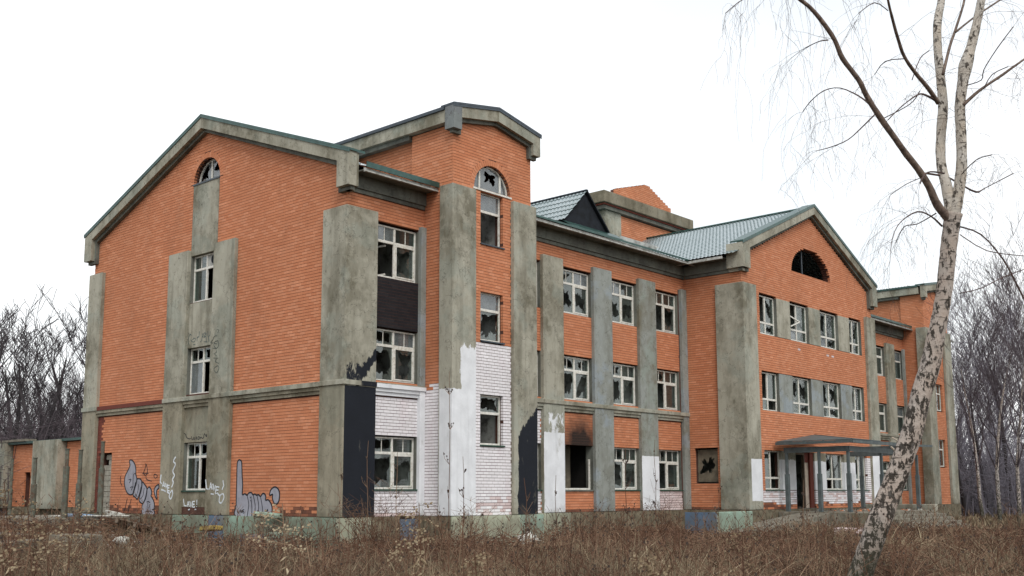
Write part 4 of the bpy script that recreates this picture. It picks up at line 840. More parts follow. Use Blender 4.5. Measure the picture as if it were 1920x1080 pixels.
arch_window(FT, 1.85, 11.56, .88, .88, [-.50, .50], 'dhi', label='arched tower window, its middle pane smashed'); MB().fbox(FT, .92, 2.78, 11.5, 11.56, -.2, .03).build('sill', 'frame', B)
arch_window(FU, 1.9, 11.56, .88, .88, [-.5, .5], 'idi')
o = MB().fbox(FW, 6.1, 6.16, 11.53, 12.75, -.34, -.29).build('window', 'navy', B, label='bare lunette opening with one post')
MB().fbox(FW, 4.5, 8.4, 11.45, 11.515, -.33, -.0).build('sill', 'plain_wall', B)

# graffiti: flat paint on the walls, built from strokes
def ribbon(q, F, pts, wd, d, mi=0):
    L = [Vector((p[0], p[1])) for p in pts]; n = len(L); e = []
    for i in range(n):
        a = L[max(0, i-1)]; b = L[min(n-1, i+1)]; t_ = (b-a).normalized(); e.append(Vector((-t_.y, t_.x))*wd/2)
    for i in range(n-1):
        dd = d+.0006*(i % 2)
        q.fprism(F, [tuple(L[i]+e[i]), tuple(L[i+1]+e[i+1]), tuple(L[i+1]-e[i+1]), tuple(L[i]-e[i])], -.002, dd, mi)
def smooth(pts, closed=True, k=4):
    n = len(pts); o = []
    for i in range(n if closed else n-1):
        p0, p1, p2, p3 = (pts[(i-1) % n] if closed or i else pts[0]), pts[i], pts[(i+1) % n], (pts[(i+2) % n] if closed or i+2 < n else pts[-1])
        for j in range(k):
            t_ = j/k; o.append(tuple(.5*((2*p1[c])+(-p0[c]+p2[c])*t_+(2*p0[c]-5*p1[c]+4*p2[c]-p3[c])*t_*t_+(-p0[c]+3*p1[c]-3*p2[c]+p3[c])*t_**3) for c in (0, 1)))
    if not closed: o.append(pts[-1])
    return o
for i, pl in enumerate(GRAF_FILL):
    s_ = smooth(pl); MB().fprism(FG, s_, -.002, .0042).build('graffiti', 'g_fill', B, label='grey bubble graffiti with black outline')
    q = MB(); ribbon(q, FG, s_+[s_[0]], .05, .0062); q.build('graffiti', 'g_black', B, label='black graffiti outline')
for l in GRAF_LINES:
    q = MB(); ribbon(q, FG, smooth(l, False), .028, .0075+random.uniform(0, .0015)); q.build('graffiti', 'g_black', B, label='thin black graffiti line')
TAGS.append((0, [(TAGS[10][1][0][0]*.72+TAGS[10][1][1][0]*.28, TAGS[10][1][0][1]*.55+TAGS[10][1][1][1]*.45), (TAGS[10][1][2][0]*.6+TAGS[10][1][1][0]*.4, TAGS[10][1][2][1]*.55+TAGS[10][1][1][1]*.45)], 'white', .035))
for x, l, c, wd in TAGS:
    q = MB(); ribbon(q, FG, smooth(l, False) if len(l) > 4 else l, wd, -x+.0065+random.uniform(0, .002)); q.build('graffiti', {'white': 'g_white', 'black': 'g_black', 'teal': 'g_teal', 'grey': 'g_grey'}[c], B, label='sprayed letter stroke')

# ------------------------------------------------------------------ low annex behind, at the left
AX = empty('brick_annex', (9, 38, 0), 'low single storey orange brick annex with grey pilasters at the far left', 'building')
FA = Frame((9, 29), (0, 1), (-1, 0)); asto = {}; am = MB()
brick_wall(FA, 0, 22, 1.0, 4.75, holes=[(11.2, 12.0, 1.0, 3.0)], skip=[(6.7, 10.1, 0, 9), (13.7, 15.6, 0, 9), (2, 3, 0, 0)], store=asto, mort=am)
bm = brick_mesh(asto, 'brickwork', AX); am.build('wall', 'mortar', AX)
MB().fbox(FA, 0, 22, 1.0, 4.7, -8, -.4).build('wall', 'plain_wall', AX); MB().fbox(FA, 0, 22, -.5, .98, -8, .06).build('plinth', 'stone', AX)
for a, b in ((6.8, 10.0), (13.8, 15.5)): MB().fbox(FA, a, b, .9, 4.86, -.3, .5).build('pilaster', 'conc', AX)
MB().fbox(FA, -.2, 22.2, 4.76, 4.9, -8.2, .3).build('roof', 'cap', AX); MB().fbox(FA, 11.3, 15.2, 4.91, 5.05, -.3, .4).build('parapet_cap', 'slab', AX)
for o in bpy.data.objects:
    if o.parent == AX: o.matrix_parent_inverse = Matrix.Translation((-9, -38, 0))

# ------------------------------------------------------------------ entrance: porch, steps, ramp, canopy
PO = empty('entrance_porch', (25, -5, 0), 'concrete entrance platform with wide steps in front of the right hand gable', 'porch')
def adopt(root):
    mi = Matrix.Translation(-root.location)
    for o in bpy.data.objects:
        if o.parent == root: o.matrix_parent_inverse = mi
MB().box(20.75, 28.9, -6.4, -2.99, -.4, .9).build('platform', 'slab', PO, bevel=.02)
MB().box(20.7, 22.2, -6.45, -6.2, -.4, .86).build('facing', 'conc_brown', PO)
for i in range(5): MB().box(23.2, 29.4, -6.42-.34*(i+1), -6.40-.34*i, -.4, .75-.15*i).build('step', 'slab', PO, bevel=.015)
MB().box(29.0, 29.4, -6.4, -3.0, -.4, 1.15).build('cheek_wall', 'conc', PO, bevel=.02)
adopt(PO)
RP = empty('access_ramp', (17, -4.6, 0), 'concrete ramp rising to the entrance beside the right hand gable', 'ramp')
MB().hexa([(13.2, -5.3, -.4), (20.7, -5.3, -.4), (20.7, -3.9, -.4), (13.2, -3.9, -.4), (13.2, -5.3, .22), (20.7, -5.3, .86), (20.7, -3.9, .86), (13.2, -3.9, .22)]).build('ramp_slab', 'slab', RP, bevel=.015)
adopt(RP)
PW = empty('ramp_parapet', (14, -4.3, 0), 'short low concrete wall painted mint green and blue at the foot of the ramp', 'low wall')
MB().box(13.35, 15.9, -4.5, -4.25, -.2, 1.0).build('wall_body', 'conc_mint', PW, bevel=.015); MB().box(13.345-.05, 13.349, -4.5, -4.25, -.2, .995).build('end_face', 'conc_azure', PW)
MB().box(13.29, 13.34, -4.45, -3.2, -.2, .99).build('wall_body', 'conc_azure', PW)
adopt(PW)
CN = empty('entrance_canopy', (25, -4.6, .9), 'wrecked slate blue steel canopy over the entrance steps', 'canopy')
def post(x, y, z0, z1): MB().box(x-.08, x+.08, y-.08, y+.08, z0, z0+1.55).box(x-.055, x+.055, y-.055, y+.055, z0+1.55, z1).build('post', 'steel', CN, bevel=.008)
for x, y in ((21.9, -3.3), (21.9, -4.75), (21.9, -6.0), (25.15, -6.0), (29.05, -3.4), (29.05, -6.0)): post(x, y, .9, 3.36)
for a, b in (((21.9, -3.2, 3.44), (21.9, -6.1, 3.44)), ((21.8, -6.0, 3.44), (28.3, -6.0, 3.44)), ((28.2, -6.0, 3.44), (28.2, -3.2, 3.44))): MB().bar(a, b, .10, .22).build('beam', 'steel', CN)
for a, b in (((21.65, -2.95, 3.72), (21.65, -6.3, 3.72)), ((21.65, -6.3, 3.72), (28.5, -6.3, 3.72)), ((28.5, -6.3, 3.72), (28.5, -2.95, 3.72))): MB().bar(a, b, .08, .12).build('rafter', 'steel', CN)
for a in ((21.7, -6.25, 3.75), (21.7, -3.0, 3.75), (28.45, -6.25, 3.75), (23.5, -6.25, 3.75), (26.5, -6.25, 3.75)): MB().bar(a, (25.1, -3.05, 4.16), .06, .1).build('rafter', 'steel', CN)
MB().hexa([(21.68, -2.98, 3.79), (21.68, -6.28, 3.79), (25.1, -3.02, 4.20), (25.1, -2.98, 4.20), (21.68, -2.98, 3.82), (21.68, -6.28, 3.82), (25.1, -3.02, 4.23), (25.1, -2.98, 4.23)]).build('roof_sheet', 'steel', CN)
MB().hexa([(21.72, -6.3, 3.80), (24.4, -6.3, 3.80), (25.1, -3.03, 4.22), (25.09, -3.03, 4.22), (21.72, -6.3, 3.83), (24.4, -6.3, 3.83), (25.1, -3.03, 4.25), (25.09, -3.03, 4.25)]).build('roof_sheet', 'steel', CN)
MB().bar((25.6, -6.35, 4.0), (27.0, -6.2, 3.78), .05, .04).bar((27.2, -6.4, 3.85), (28.3, -5.9, 3.95), .05, .04).bar((25.3, -6.4, 3.6), (26.6, -6.6, 2.75), .06, .04).build('lath', 'lath', CN)
MB().bar((27.0, -6.3, 3.72), (29.6, -6.5, 3.76), .1, .1).build('purlin', 'steel', CN)
for o_ in [o for o in bpy.data.objects if o.parent == CN]: o_.location.x -= .85
adopt(CN)

# ------------------------------------------------------------------ side entrance at the gable: terrace, steps, pipes
TE = empty('side_terrace', (-2.5, 12, 0), 'raised concrete terrace in front of the bricked up side door', 'terrace')
MB().box(-3.4, -.25, 10.8, 17.0, -.4, .9).build('platform', 'slab', TE, bevel=.03)
for i in range(4): MB().box(-3.42-.42*(i+1), -3.43-.42*i, 11.2, 16.6, -.4, .74-.16*i).build('step', 'slab', TE, bevel=.02)
adopt(TE)
def ppost(x, y, z0, z1, lab):
    o = MB().tube([(x, y, z0, .10), (x, y, z0+1.75, .10), (x, y, z0+1.76, .065), (x, y, z1, .065)], 10).tube([(x, y, z1, .085), (x, y, z1+.03, .085)], 10).build('steel_post', 'rust', smooth=False)
    return thing(o, lab, 'post', 'rusty canopy posts left standing near the side door')
ppost(-.9, 12.55, .88, 3.58, 'rusty steel canopy post right in front of the walled up side door')
ppost(-3.0, 10.95, .88, 3.2, 'rusty steel canopy post just left of the gable, left one of a close pair')
ppost(-2.9, 10.2, .30, 3.15, 'rusty steel canopy post just left of the gable, right one of a close pair')
ppost(-3.1, 13.1, .30, 2.95, 'greenish steel post before the wide annex pilaster')
ppost(7.2, 38.6, .3, 3.75, 'thin rusty post before the annex brick wall, right of two')
ppost(7.2, 40.6, .3, 3.75, 'thin rusty post before the annex brick wall, left of two')
def slabthing(name, box, mat, lab, cat, rot=0, tilt=0, grp=None, bev=.02):
    x, y, z, a, b, c = box
    o = MB().box(-a/2, a/2, -b/2, b/2, -c/2, c/2).build(name, mat, bevel=bev); o.location = (x, y, z); o.rotation_euler = (tilt, tilt*.4, rot)
    return thing(o, lab, cat, grp)
slabthing('concrete_slab', (-6.6, 7.8, .45, 2.4, 1.3, .22), 'slab', 'pale concrete slab lying by the terrace steps at far left', 'slab', .5, .05, 'loose concrete slabs')
slabthing('concrete_slab', (-7.9, 4.2, .35, 2.2, 1.2, .22), 'slab', 'long grey concrete slab lowest in the left foreground', 'slab', .65, -.04, 'loose concrete slabs')
slabthing('concrete_slab', (-6.4, 3.2, .40, 1.3, .6, .45), 'slab', 'blocky concrete lump standing in weeds left of the gable', 'slab', .3, .05, 'loose concrete slabs')
slabthing('blue_sheet', (-2.3, 11.3, .97, 1.1, .5, .08), 'bluefilm', 'crumpled light blue sheet lying on the terrace edge', 'sheet', .3, .08)
slabthing('white_board', (-2.0, 11.0, .95, 2.6, .35, .05), 'paper', 'long whitish board along the terrace edge', 'board', -.7, .0)
slabthing('foam_board', (-1.2, 4.9, .62, 1.7, .3, .14), 'ochre', 'ochre yellow board lying on the rubble by the plinth', 'board', 1.25, .12)
slabthing('painted_block', (-1.4, 1.2, .32, .5, .4, .5), 'conc_mint', 'small mint green block standing in weeds before the gable plinth', 'block', .2, .06)
slabthing('painted_board', (-.55, 12.1, .98, .12, 1.3, .17), 'paper', 'white and green striped board leaning below the walled up door', 'board', 0, .1)
slabthing('brick_lump', (14.4, -9.2, .35, 1.7, .5, .3), 'pink', 'pale pinkish broken masonry lump before the ramp', 'rubble', -.3, .05)
slabthing('pipe_roll', (-.5, 2.9, 1.03, .3, 1.1, .18), 'conc_mint', 'pale green rolled strip on the gable plinth under the graffiti', 'roll', .1, .05, bev=.05)
PL = empty('timber_pallet', (-2.6, 6.7, .55), 'grey timber pallet dumped upside down on the rubble bank', 'pallet', rz=.9)
for i in range(7): MB().box(-.9, .9, -.62+i*.2, -.50+i*.2, .12, .145).build('board', 'wood', PL)
for y in (-.6, 0, .55): MB().box(-.88, .88, y, y+.08, -.0, .118).build('bearer', 'wood', PL)
PL.rotation_euler = (.25, .15, .9)
for (x, y, z, s, lab) in ((3.0, -4.6, .35, .34, 'crumpled white bag in the weeds before the tower'), (-6.2, 1.2, .5, .22, 'small pale litter scrap in the left weeds'), (17.2, -7.4, .25, .25, 'small white litter scrap before the ramp')):
    q = MB(); rnd = random.Random(int(x*10))
    import bmesh
    bm_ = bmesh.new(); bmesh.ops.create_icosphere(bm_, subdivisions=2, radius=s)
    for v in bm_.verts: v.co *= rnd.uniform(.6, 1.15); v.co.z *= .75
    me = bpy.data.meshes.new('litter_bag'); bm_.to_mesh(me); bm_.free(); me.materials.append(MAT['paper'])
    o = bpy.data.objects.new('litter_bag', me); COL.objects.link(o); o.location = (x, y, z); thing(o, lab, 'litter')
q = MB()
for i in range(420):
    r = random.random()
    if r < .6: x, y = random.uniform(-5.5, -.5), random.uniform(3.5, 14)
    elif r < .85: x, y = random.uniform(-8, 1), random.uniform(-1, 6)
    else: x, y = random.uniform(20, 28), random.uniform(-9, -6.5)
    s = random.uniform(.03, .13); z = gh(x, y)+s*.3
    a = random.uniform(0, 3.14); v = []
    for zz in (-s*.5, s*.5):
        for k in range(4): an = a+k*1.57+random.uniform(-.3, .3); v.append((x+s*math.cos(an)*random.uniform(.7, 1.3), y+s*math.sin(an), z+zz*random.uniform(.6, 1.2)))
    q.hexa(v, random.choice((0, 0, 0, 1, 2)))
for i in range(40):
    x, y = random.uniform(23.4, 28.6), random.uniform(-6.2, -3.2); s = random.uniform(.05, .14); q.box(x-s, x+s, y-s*.5, y+s*.5, .895, .9+s*.5, random.choice((0, 1, 2)))
o = q.build('rubble', ['debris', 'paper', 'orange']); o['kind'] = 'stuff'; o['label'] = 'scattered bricks and rubble on the bank and the porch'

# ------------------------------------------------------------------ the birch in the foreground
def bark_mat(name, light, dark, amt_low, amt_high, zlo, zhi, warm=(.45, .36, .30)):
    t = NT(name); z = t.n('ShaderNodeSeparateXYZ', {0: t.pos()}).outputs[2]
    low = t.ramp(t.math('DIVIDE', t.math('SUBTRACT', z, zlo), zhi-zlo), [(0., 1.), (1., 0.)])
    col = t.mix(t.ramp(t.noise(3, 5, .6), [(.3, 0.), (.7, 1.)]), light, warm)
    dash = t.noise(1.0, 3, .5, stretch=(5, 5, 34), off=2)
    col = t.mix(t.ramp(dash, [(.61, 0.), (.65, .9)]), col, dark)
    big = t.noise(1.0, 6, .72, stretch=(17, 17, 9), off=6)
    big2 = t.math('ADD', big, t.math('MULTIPLY', low, .085))
    col = t.mix(t.ramp(big2, [(.545, 0.), (.575, .95)]), col, dark)
    mid = t.noise(1.0, 5, .7, stretch=(9, 9, 5), off=16)
    col = t.mix(t.ramp(mid, [(.52, 0.), (.62, .35)]), col, tuple(x*.45 for x in light))
    foot = t.ramp(t.math('ADD', t.math('MULTIPLY', z, .5), t.math('MULTIPLY', t.noise(4, 5), .6)), [(.62, .75), (1.0, 0.)])
    col = t.mix(foot, col, (.045, .045, .028))
    return t.fin(col, .85, t.bump(t.math('ADD', t.math('MULTIPLY', t.noise(22, 5, .7), .6), big2), .9, .03), 0, .2)
MAT['bark'] = bark_mat('birch_bark', (.50, .45, .41), (.030, .025, .020), .1, 0, .2, 5.5)
MAT['bark_up'] = bark_mat('upper_birch_bark', (.60, .57, .52), (.05, .04, .032), 0, 0, -9, -8, warm=(.47, .40, .32))
MAT['bark_limb'] = plain('birch_limb_bark', (.17, .125, .10), .85, var=.45, scale=9, dirt=(.05, .035, .03))
MAT['twig'] = plain('birch_twig', (.075, .045, .038), .8, var=.4)
def resample(path, k=4, jit=0.):
    n = len(path); o = []
    for i in range(n-1):
        p0, p1, p2, p3 = path[max(0, i-1)], path[i], path[i+1], path[min(n-1, i+2)]
        for j in range(k):
            t_ = j/k; q = [.5*((2*p1[c])+(-p0[c]+p2[c])*t_+(2*p0[c]-5*p1[c]+4*p2[c]-p3[c])*t_*t_+(-p0[c]+3*p1[c]-3*p2[c]+p3[c])*t_**3) for c in range(4)]
            q[3] = max(.001, q[3])*(1+random.uniform(-jit, jit)); o.append(tuple(q))
    o.append(tuple(path[-1])); return o
BT = empty('birch_tree', (BIRCH_TRUNK[0][0], BIRCH_TRUNK[0][1], 0), 'large leaning birch with forked white trunk in the right foreground', 'birch tree')
p0 = BIRCH_TRUNK[0]; p1 = BIRCH_TRUNK[1]
root = [(p0[0]-.26, p0[1]-.0, -.15, .25), (p0[0]-.12, p0[1], .18, .20)]
tr = resample(root+BIRCH_TRUNK, 5, .03); MB().tube(tr, 22, jit=.035).build('trunk', 'bark', BT, smooth=True)
for s_ in BIRCH_STEMS: MB().tube(resample(s_, 5, .03), 16, jit=.03).build('stem', 'bark_up', BT, smooth=True)
for s_ in BIRCH_LIMBS: MB().tube(resample(s_, 4, .04), 10, jit=.04).build('limb', 'bark_limb', BT, smooth=True)
q = MB(); tw = MB()
for s_ in BIRCH_BRANCHES: q.tube(resample(s_, 3, .06), 5)
q.build('branch', 'twig', BT, smooth=True)
for x, y, z, r in [BIRCH_LIMBS[0][i] for i in (5, 6, 9, 12)]+[tr[-18], tr[-9]]: pass
rt = random.Random(5)
def twig(p, d, L, r, droop, lvl=0):
    pts = [(*p, r)]; n = 7; p = Vector(p); d = Vector(d).normalized()
    for i in range(n):
        d = (d+Vector((rt.gauss(0, .16), rt.gauss(0, .16), rt.gauss(0, .12)-droop))).normalized()
        p = p+d*L/n; pts.append((*p, max(.0011, r*(1-(i+1)/n*.7))))
        if lvl < 2 and rt.random() < (.5 if lvl == 0 else .3):
            s = Vector((rt.gauss(0, 1), rt.gauss(0, 1), rt.gauss(-.1, .5))).normalized()
            twig(p, d*.5+s*.7, L*rt.uniform(.35, .65), r*.6, droop*1.25, lvl+1)
    tw.tube(pts, 3, cap=False)
for s_ in BIRCH_BRANCHES:
    rp = resample(s_, 4)
    for i in range(2, len(rp)):
        for _ in range(1 if rt.random() < .45 else 0):
            d = Vector(rp[i][:3])-Vector(rp[i-1][:3]); s = Vector((rt.gauss(0, 1), rt.gauss(0, 1), rt.gauss(.1, .6))).normalized()
            twig(rp[i][:3], d.normalized()*.7+s*.8, rt.uniform(.3, .9), .0024, .17)
    d = Vector(rp[-1][:3])-Vector(rp[-2][:3]); twig(rp[-1][:3], d, rt.uniform(.6, 1.1), .0024, .18)
for s_ in BIRCH_LIMBS:
    rp = resample(s_, 3)
    for i in range(4, len(rp)):
        if rt.random() < .2:
            d = Vector(rp[i][:3])-Vector(rp[i-1][:3]); s = Vector((rt.gauss(0, 1), rt.gauss(0, 1), rt.gauss(.1, .6))).normalized()
            twig(rp[i][:3], d.normalized()*.5+s, rt.uniform(.3, 1.0), .0027, .16)
for s_ in BIRCH_STEMS:
    rp = resample(s_, 3)
    for i in range(3, len(rp)):
        if rt.random() < .22:
            s = Vector((rt.gauss(0, 1), rt.gauss(0, 1), rt.gauss(.5, .4))).normalized(); twig(rp[i][:3], s, rt.uniform(.4, 1.0), .0028, .15)
# strands hanging in from limbs above the picture
for i in range(30):
    a = Vector(BIRCH_LIMBS[0][-1][:3]); b = Vector(BIRCH_LIMBS[0][rt.choice((8, 11, 13, 15))][:3]); p = a.lerp(b, rt.random())+Vector((rt.gauss(0, .35), rt.gauss(0, .35), .5+rt.uniform(0, .4)))
    twig(p, (rt.gauss(0, .5), rt.gauss(0, .5), -.5), rt.uniform(.8, 1.9), .0024, .35, 1)
o = tw.build('twigs', 'twig', BT); o['kind'] = 'stuff'
mi_ = Matrix.Translation(-BT.location)
for o in bpy.data.objects:
    if o.parent == BT: o.matrix_parent_inverse = mi_

# ------------------------------------------------------------------ background trees
MAT['dark_twig'] = plain('dark_wet_twigs', (.045, .038, .042), .9)
MAT['far_bark'] = plain('dark_wet_bark', (.036, .031, .033), .9, var=.4, scale=2)
MAT['far_twig'] = plain('purplish_twigs', (.078, .062, .070), .9, var=.3, scale=.2)
MAT['far_twig2'] = plain('haze_blue_twigs', (.15, .14, .165), .9, var=.35, scale=.2)  # bluish distance haze put into the twig colour
MAT['far_birch'] = bark_mat('far_birch_bark', (.50, .48, .46), (.05, .045, .04), .1, 0, 0, 6)
def grow(q, tq, p, d, L, r, lvl, rr, spread=.55, maxl=3, den=1.):
    n = 6 if lvl == 0 else 4; pts = [(*p, r)]; p = Vector(p)
    for i in range(n):
        d = (d+Vector((rr.gauss(0, .06+.05*lvl), rr.gauss(0, .06+.05*lvl), .05 if lvl else 0))).normalized()
        p = p+d*L/n; ri = r*(1-.80*(i+1)/n) if lvl == 0 else r*(1-.7*(i+1)/n); pts.append((*p, max(.022 if den < .7 else .010, ri)))
        if lvl < maxl and (i >= (1 if lvl else 1)):
            for _ in range((3 if lvl == 0 else 2) + (1 if lvl == 2 else 0)):
                if rr.random() > den or (den < 1 and lvl == 0 and i < 2): continue
                a = rr.uniform(0, 6.28); s = Vector((math.cos(a), math.sin(a), rr.uniform(.25, .9)))
                grow(q, tq, p, (d*.55+s*spread).normalized(), L*rr.uniform(*((.16, .32) if den < .7 else (.28, .5))) if lvl == 0 else L*rr.uniform(.4, .62), max(.012, ri*.5), lvl+1, rr, spread, maxl, den)
    (q if lvl == 0 else tq).tube(pts, 7 if lvl == 0 else 3, cap=False)
def bgtree(seed, H, r, mats=('far_bark', 'far_twig'), spread=.5, maxl=3, den=1.):
    rr = random.Random(seed); q, tq = MB(), MB(); grow(q, tq, (0, 0, -.3), Vector((rr.gauss(0, .04), rr.gauss(0, .04), 1)), H, r, 0, rr, spread, maxl, den)
    return q.mesh('trunk', mats[0], True), tq.mesh('crown', mats[1])
DT = ('far_bark', 'dark_twig')
KIND = [bgtree(1, 14.5, .36, DT, .60, 3, .66), bgtree(2, 15.2, .38, DT, .62, 3, .66), bgtree(3, 13.5, .33, DT, .66, 3, .68), bgtree(4, 15.5, .38, DT, .60, 3, .66)]
KR = [bgtree(21, 11, .20, ('far_bark', 'far_twig2'), .5, 3, .8), bgtree(22, 12, .22, ('far_bark', 'far_twig2'), .42, 3, .8), bgtree(23, 10, .18, ('far_bark', 'far_twig2'), .55, 3, .8), bgtree(24, 11.5, .21, ('far_bark', 'far_twig2'), .4, 3, .8)]
BK = [bgtree(11, 13, .17, ('far_birch', 'far_twig'), .4), bgtree(12, 12.4, .16, ('far_birch', 'far_twig'), .42)]
def pol(az, dist): a = math.radians(az); return CAM_LOC[0]+dist*math.cos(a), CAM_LOC[1]+dist*math.sin(a)
def put(kind, az, dist, label, group, name='bare_tree', sc=1., tilt=(0, 0)):
    x, y = pol(az, dist); e = empty(name, (x, y, gh(x, y)-.1), label, 'tree' if name == 'bare_tree' else 'birch tree', group, rz=random.uniform(0, 6.28))
    e.scale = (sc, sc, sc); e.rotation_euler[0] = tilt[0]; e.rotation_euler[1] = tilt[1]
    for nm, me in zip(('trunk', 'crown'), kind):
        c = bpy.data.objects.new(nm, me); COL.objects.link(c); c.parent = e
    return e
rg = random.Random(3)
ORD = ['first', 'second', 'third', 'fourth', 'fifth', 'sixth', 'seventh', 'eighth', 'ninth', 'tenth', 'eleventh', 'twelfth', 'thirteenth', 'fourteenth']
LAZ = (66.6, 65.6, 64.9, 64.2, 63.6, 67.3, 66.1, 64.6, 68.2, 69.5, 63.0, 71, 67.0, 65.2)
for az, di, k, sc in ((66.6, 78, 0, .74), (65.6, 84, 1, .80), (64.9, 76, 2, .80), (64.2, 88, 3, .78), (63.6, 82, 1, .84), (67.3, 90, 3, .76), (66.1, 96, 2, .95), (64.6, 98, 0, .88), (68.2, 82, 1, .85), (69.5, 88, 0, .9), (63.0, 92, 3, .8), (71, 85, 2, .95), (67.0, 99, 1, .85), (65.2, 101, 3, .82)):
    n_ = sum(1 for a_ in LAZ if a_ > az)
    put(KIND[k], az, di, 'bare dark tree in the wood behind the annex, %s counted from the left' % ORD[n_], 'bare dark trees behind the annex', sc=sc)
RAZ = (18.95, 18.5, 18.0, 17.5, 17.0, 16.6, 16.1, 19.2, 15.4, 14.6, 18.3, 16.9, 13.6, 17.8)
for az, di, k, sc in ((18.95, 76, 3, .72), (18.5, 84, 1, .84), (18.0, 80, 0, .88), (17.5, 92, 3, .92), (17.0, 84, 2, 1.05), (16.6, 98, 1, 1.05), (16.1, 88, 0, 1.1), (19.2, 96, 1, .80), (15.4, 92, 3, 1.0), (14.6, 86, 2, 1.1), (18.3, 102, 2, 1.1), (16.9, 108, 0, 1.25), (13.6, 96, 1, 1.1), (17.8, 112, 3, 1.05)):
    n_ = sum(1 for a_ in RAZ if a_ > az)
    put(KR[k], az, di, 'bare dark tree right of the building, %s counted from its end wall' % ORD[n_], 'bare dark trees at the right edge', sc=sc)
put(BK[0], 17.45, 62, 'slim white birch at the right edge, left one of two', 'far birches', 'birch_tree', .72)
put(BK[1], 16.65, 60, 'slim white birch at the right edge, right one of two', 'far birches', 'birch_tree', .74)
put(BK[1], 18.2, 74, 'slim white birch deep among the dark trees beyond the end wall', 'far birches', 'birch_tree', .8)
put(BK[0], 15.9, 72, 'slim white birch deepest in the wood at the right edge', 'far birches', 'birch_tree', .9)
x, y = pol(16.35, 52); o = MB().tube([(x, y, .3, .11), (x+.5, y-1.2, 3.6, .09), (x+1.0, y-2.2, 6.5, .06)], 8).build('leaning_trunk', 'far_birch', smooth=True); thing(o, 'pale bare trunk leaning right among the brush at the right edge', 'tree')
x, y = pol(19.15, 74); 
# the wood beyond reads as one mass
WM = (MB(), MB())
def forest(name, azr, dr, n, hs, label, sticks, tm='far_twig'):
    V = []; F_ = []; MI = []
    q, tq = MB(), MB()
    for i in range(n):
        az = rg.uniform(*azr); x, y = pol(az, rg.uniform(*dr)); rr = random.Random(i+int(azr[0]*10))
        grow(q, tq, (x, y, 0), Vector((0, 0, 1)), rg.uniform(*hs), .16, 0, rr, .5, 2)
    for i in range(sticks):
        az = rg.uniform(*azr); di = rg.uniform(dr[0]*.85, dr[1]); x, y = pol(az, di); h = rg.uniform(1.2, 5.0) if rg.random() < .7 else rg.uniform(4, 8)
        tq.tube([(x, y, gh(x, y)-.1, .035), (x+rg.gauss(0, .3), y+rg.gauss(0, .3), h*.6, .026), (x+rg.gauss(0, .7), y+rg.gauss(0, .7), h, .012)], 3, cap=False)
        for _ in range(3):
            f = rg.uniform(.25, .9); s = .35*h; tq.tube([(x, y, h*f, .018), (x+rg.gauss(0, s), y+rg.gauss(0, s), h*f+rg.uniform(.1, .5)*s, .009)], 3, cap=False)
    n0 = len(q.v); q.v += tq.v; q.f += [tuple(a+n0 for a in f) for f in tq.f]; q.mi += [1]*len(tq.f)
    o = q.build(name, [tm, tm]); o['kind'] = 'stuff'; o['label'] = label; return o
forest('woodland', (61.5, 74), (86, 130), 150, (5.5, 8.0), 'dense bare wood beyond the annex', 6500)
forest('woodland', (9, 19.6), (88, 135), 64, (6.5, 9), 'dense bare wood beyond the right end of the building', 3000, 'far_twig2')

# ------------------------------------------------------------------ dead grass and weeds
def veg_mat(name, stops, rough=.95):
    t = NT(name); g = t.n('ShaderNodeNewGeometry').outputs['Random Per Island']
    a = t.noise(.45, 5, .65); f = t.math('ADD', t.math('MULTIPLY', g, .55), t.math('MULTIPLY', t.math('SUBTRACT', a, .5), 2.4)); f = t.math('ADD', f, .2, True)
    return t.fin(t.ramp(f, stops), rough, None, 0, .15)
MAT['grass'] = veg_mat('dead_grass', [(0, (.075, .055, .039)), (.35, (.145, .109, .074)), (.65, (.235, .185, .122)), (.9, (.35, .29, .19)), (1, (.47, .40, .27))])
MAT['stalk'] = veg_mat('dead_stalks', [(0, (.05, .025, .018)), (.5, (.12, .065, .042)), (1, (.26, .18, .12))])
MAT['seed'] = veg_mat('seed_heads', [(0, (.12, .08, .05)), (.4, (.25, .19, .12)), (1, (.42, .35, .24))])
MAT['dryleaf'] = plain('dark_dry_leaf', (.05, .035, .028), .9)
def blocked(x, y):
    if x > -.35 and y > -.35 and x < 51 and y < 16.5: return True
    if 2.8 < x < 7.4 and y > -1.8 and y < 1: return True
    if 18.3 < x < 32 and y > -3.2 and y < 1: return True
    if -3.5 < x < 0 and 10.7 < y < 17.1: return True
    if 21.4 < x < 29.5 and -8 < y < -2: return True
    if 13 < x < 21.6 and -5.4 < y < -3.8: return True
    if x > 42.9 and x < 47.3 and y > -1.5 and y < 1: return True
    return 8.5 < x < 18 and 28.5 < y < 52
rs = np.random.RandomState(4)
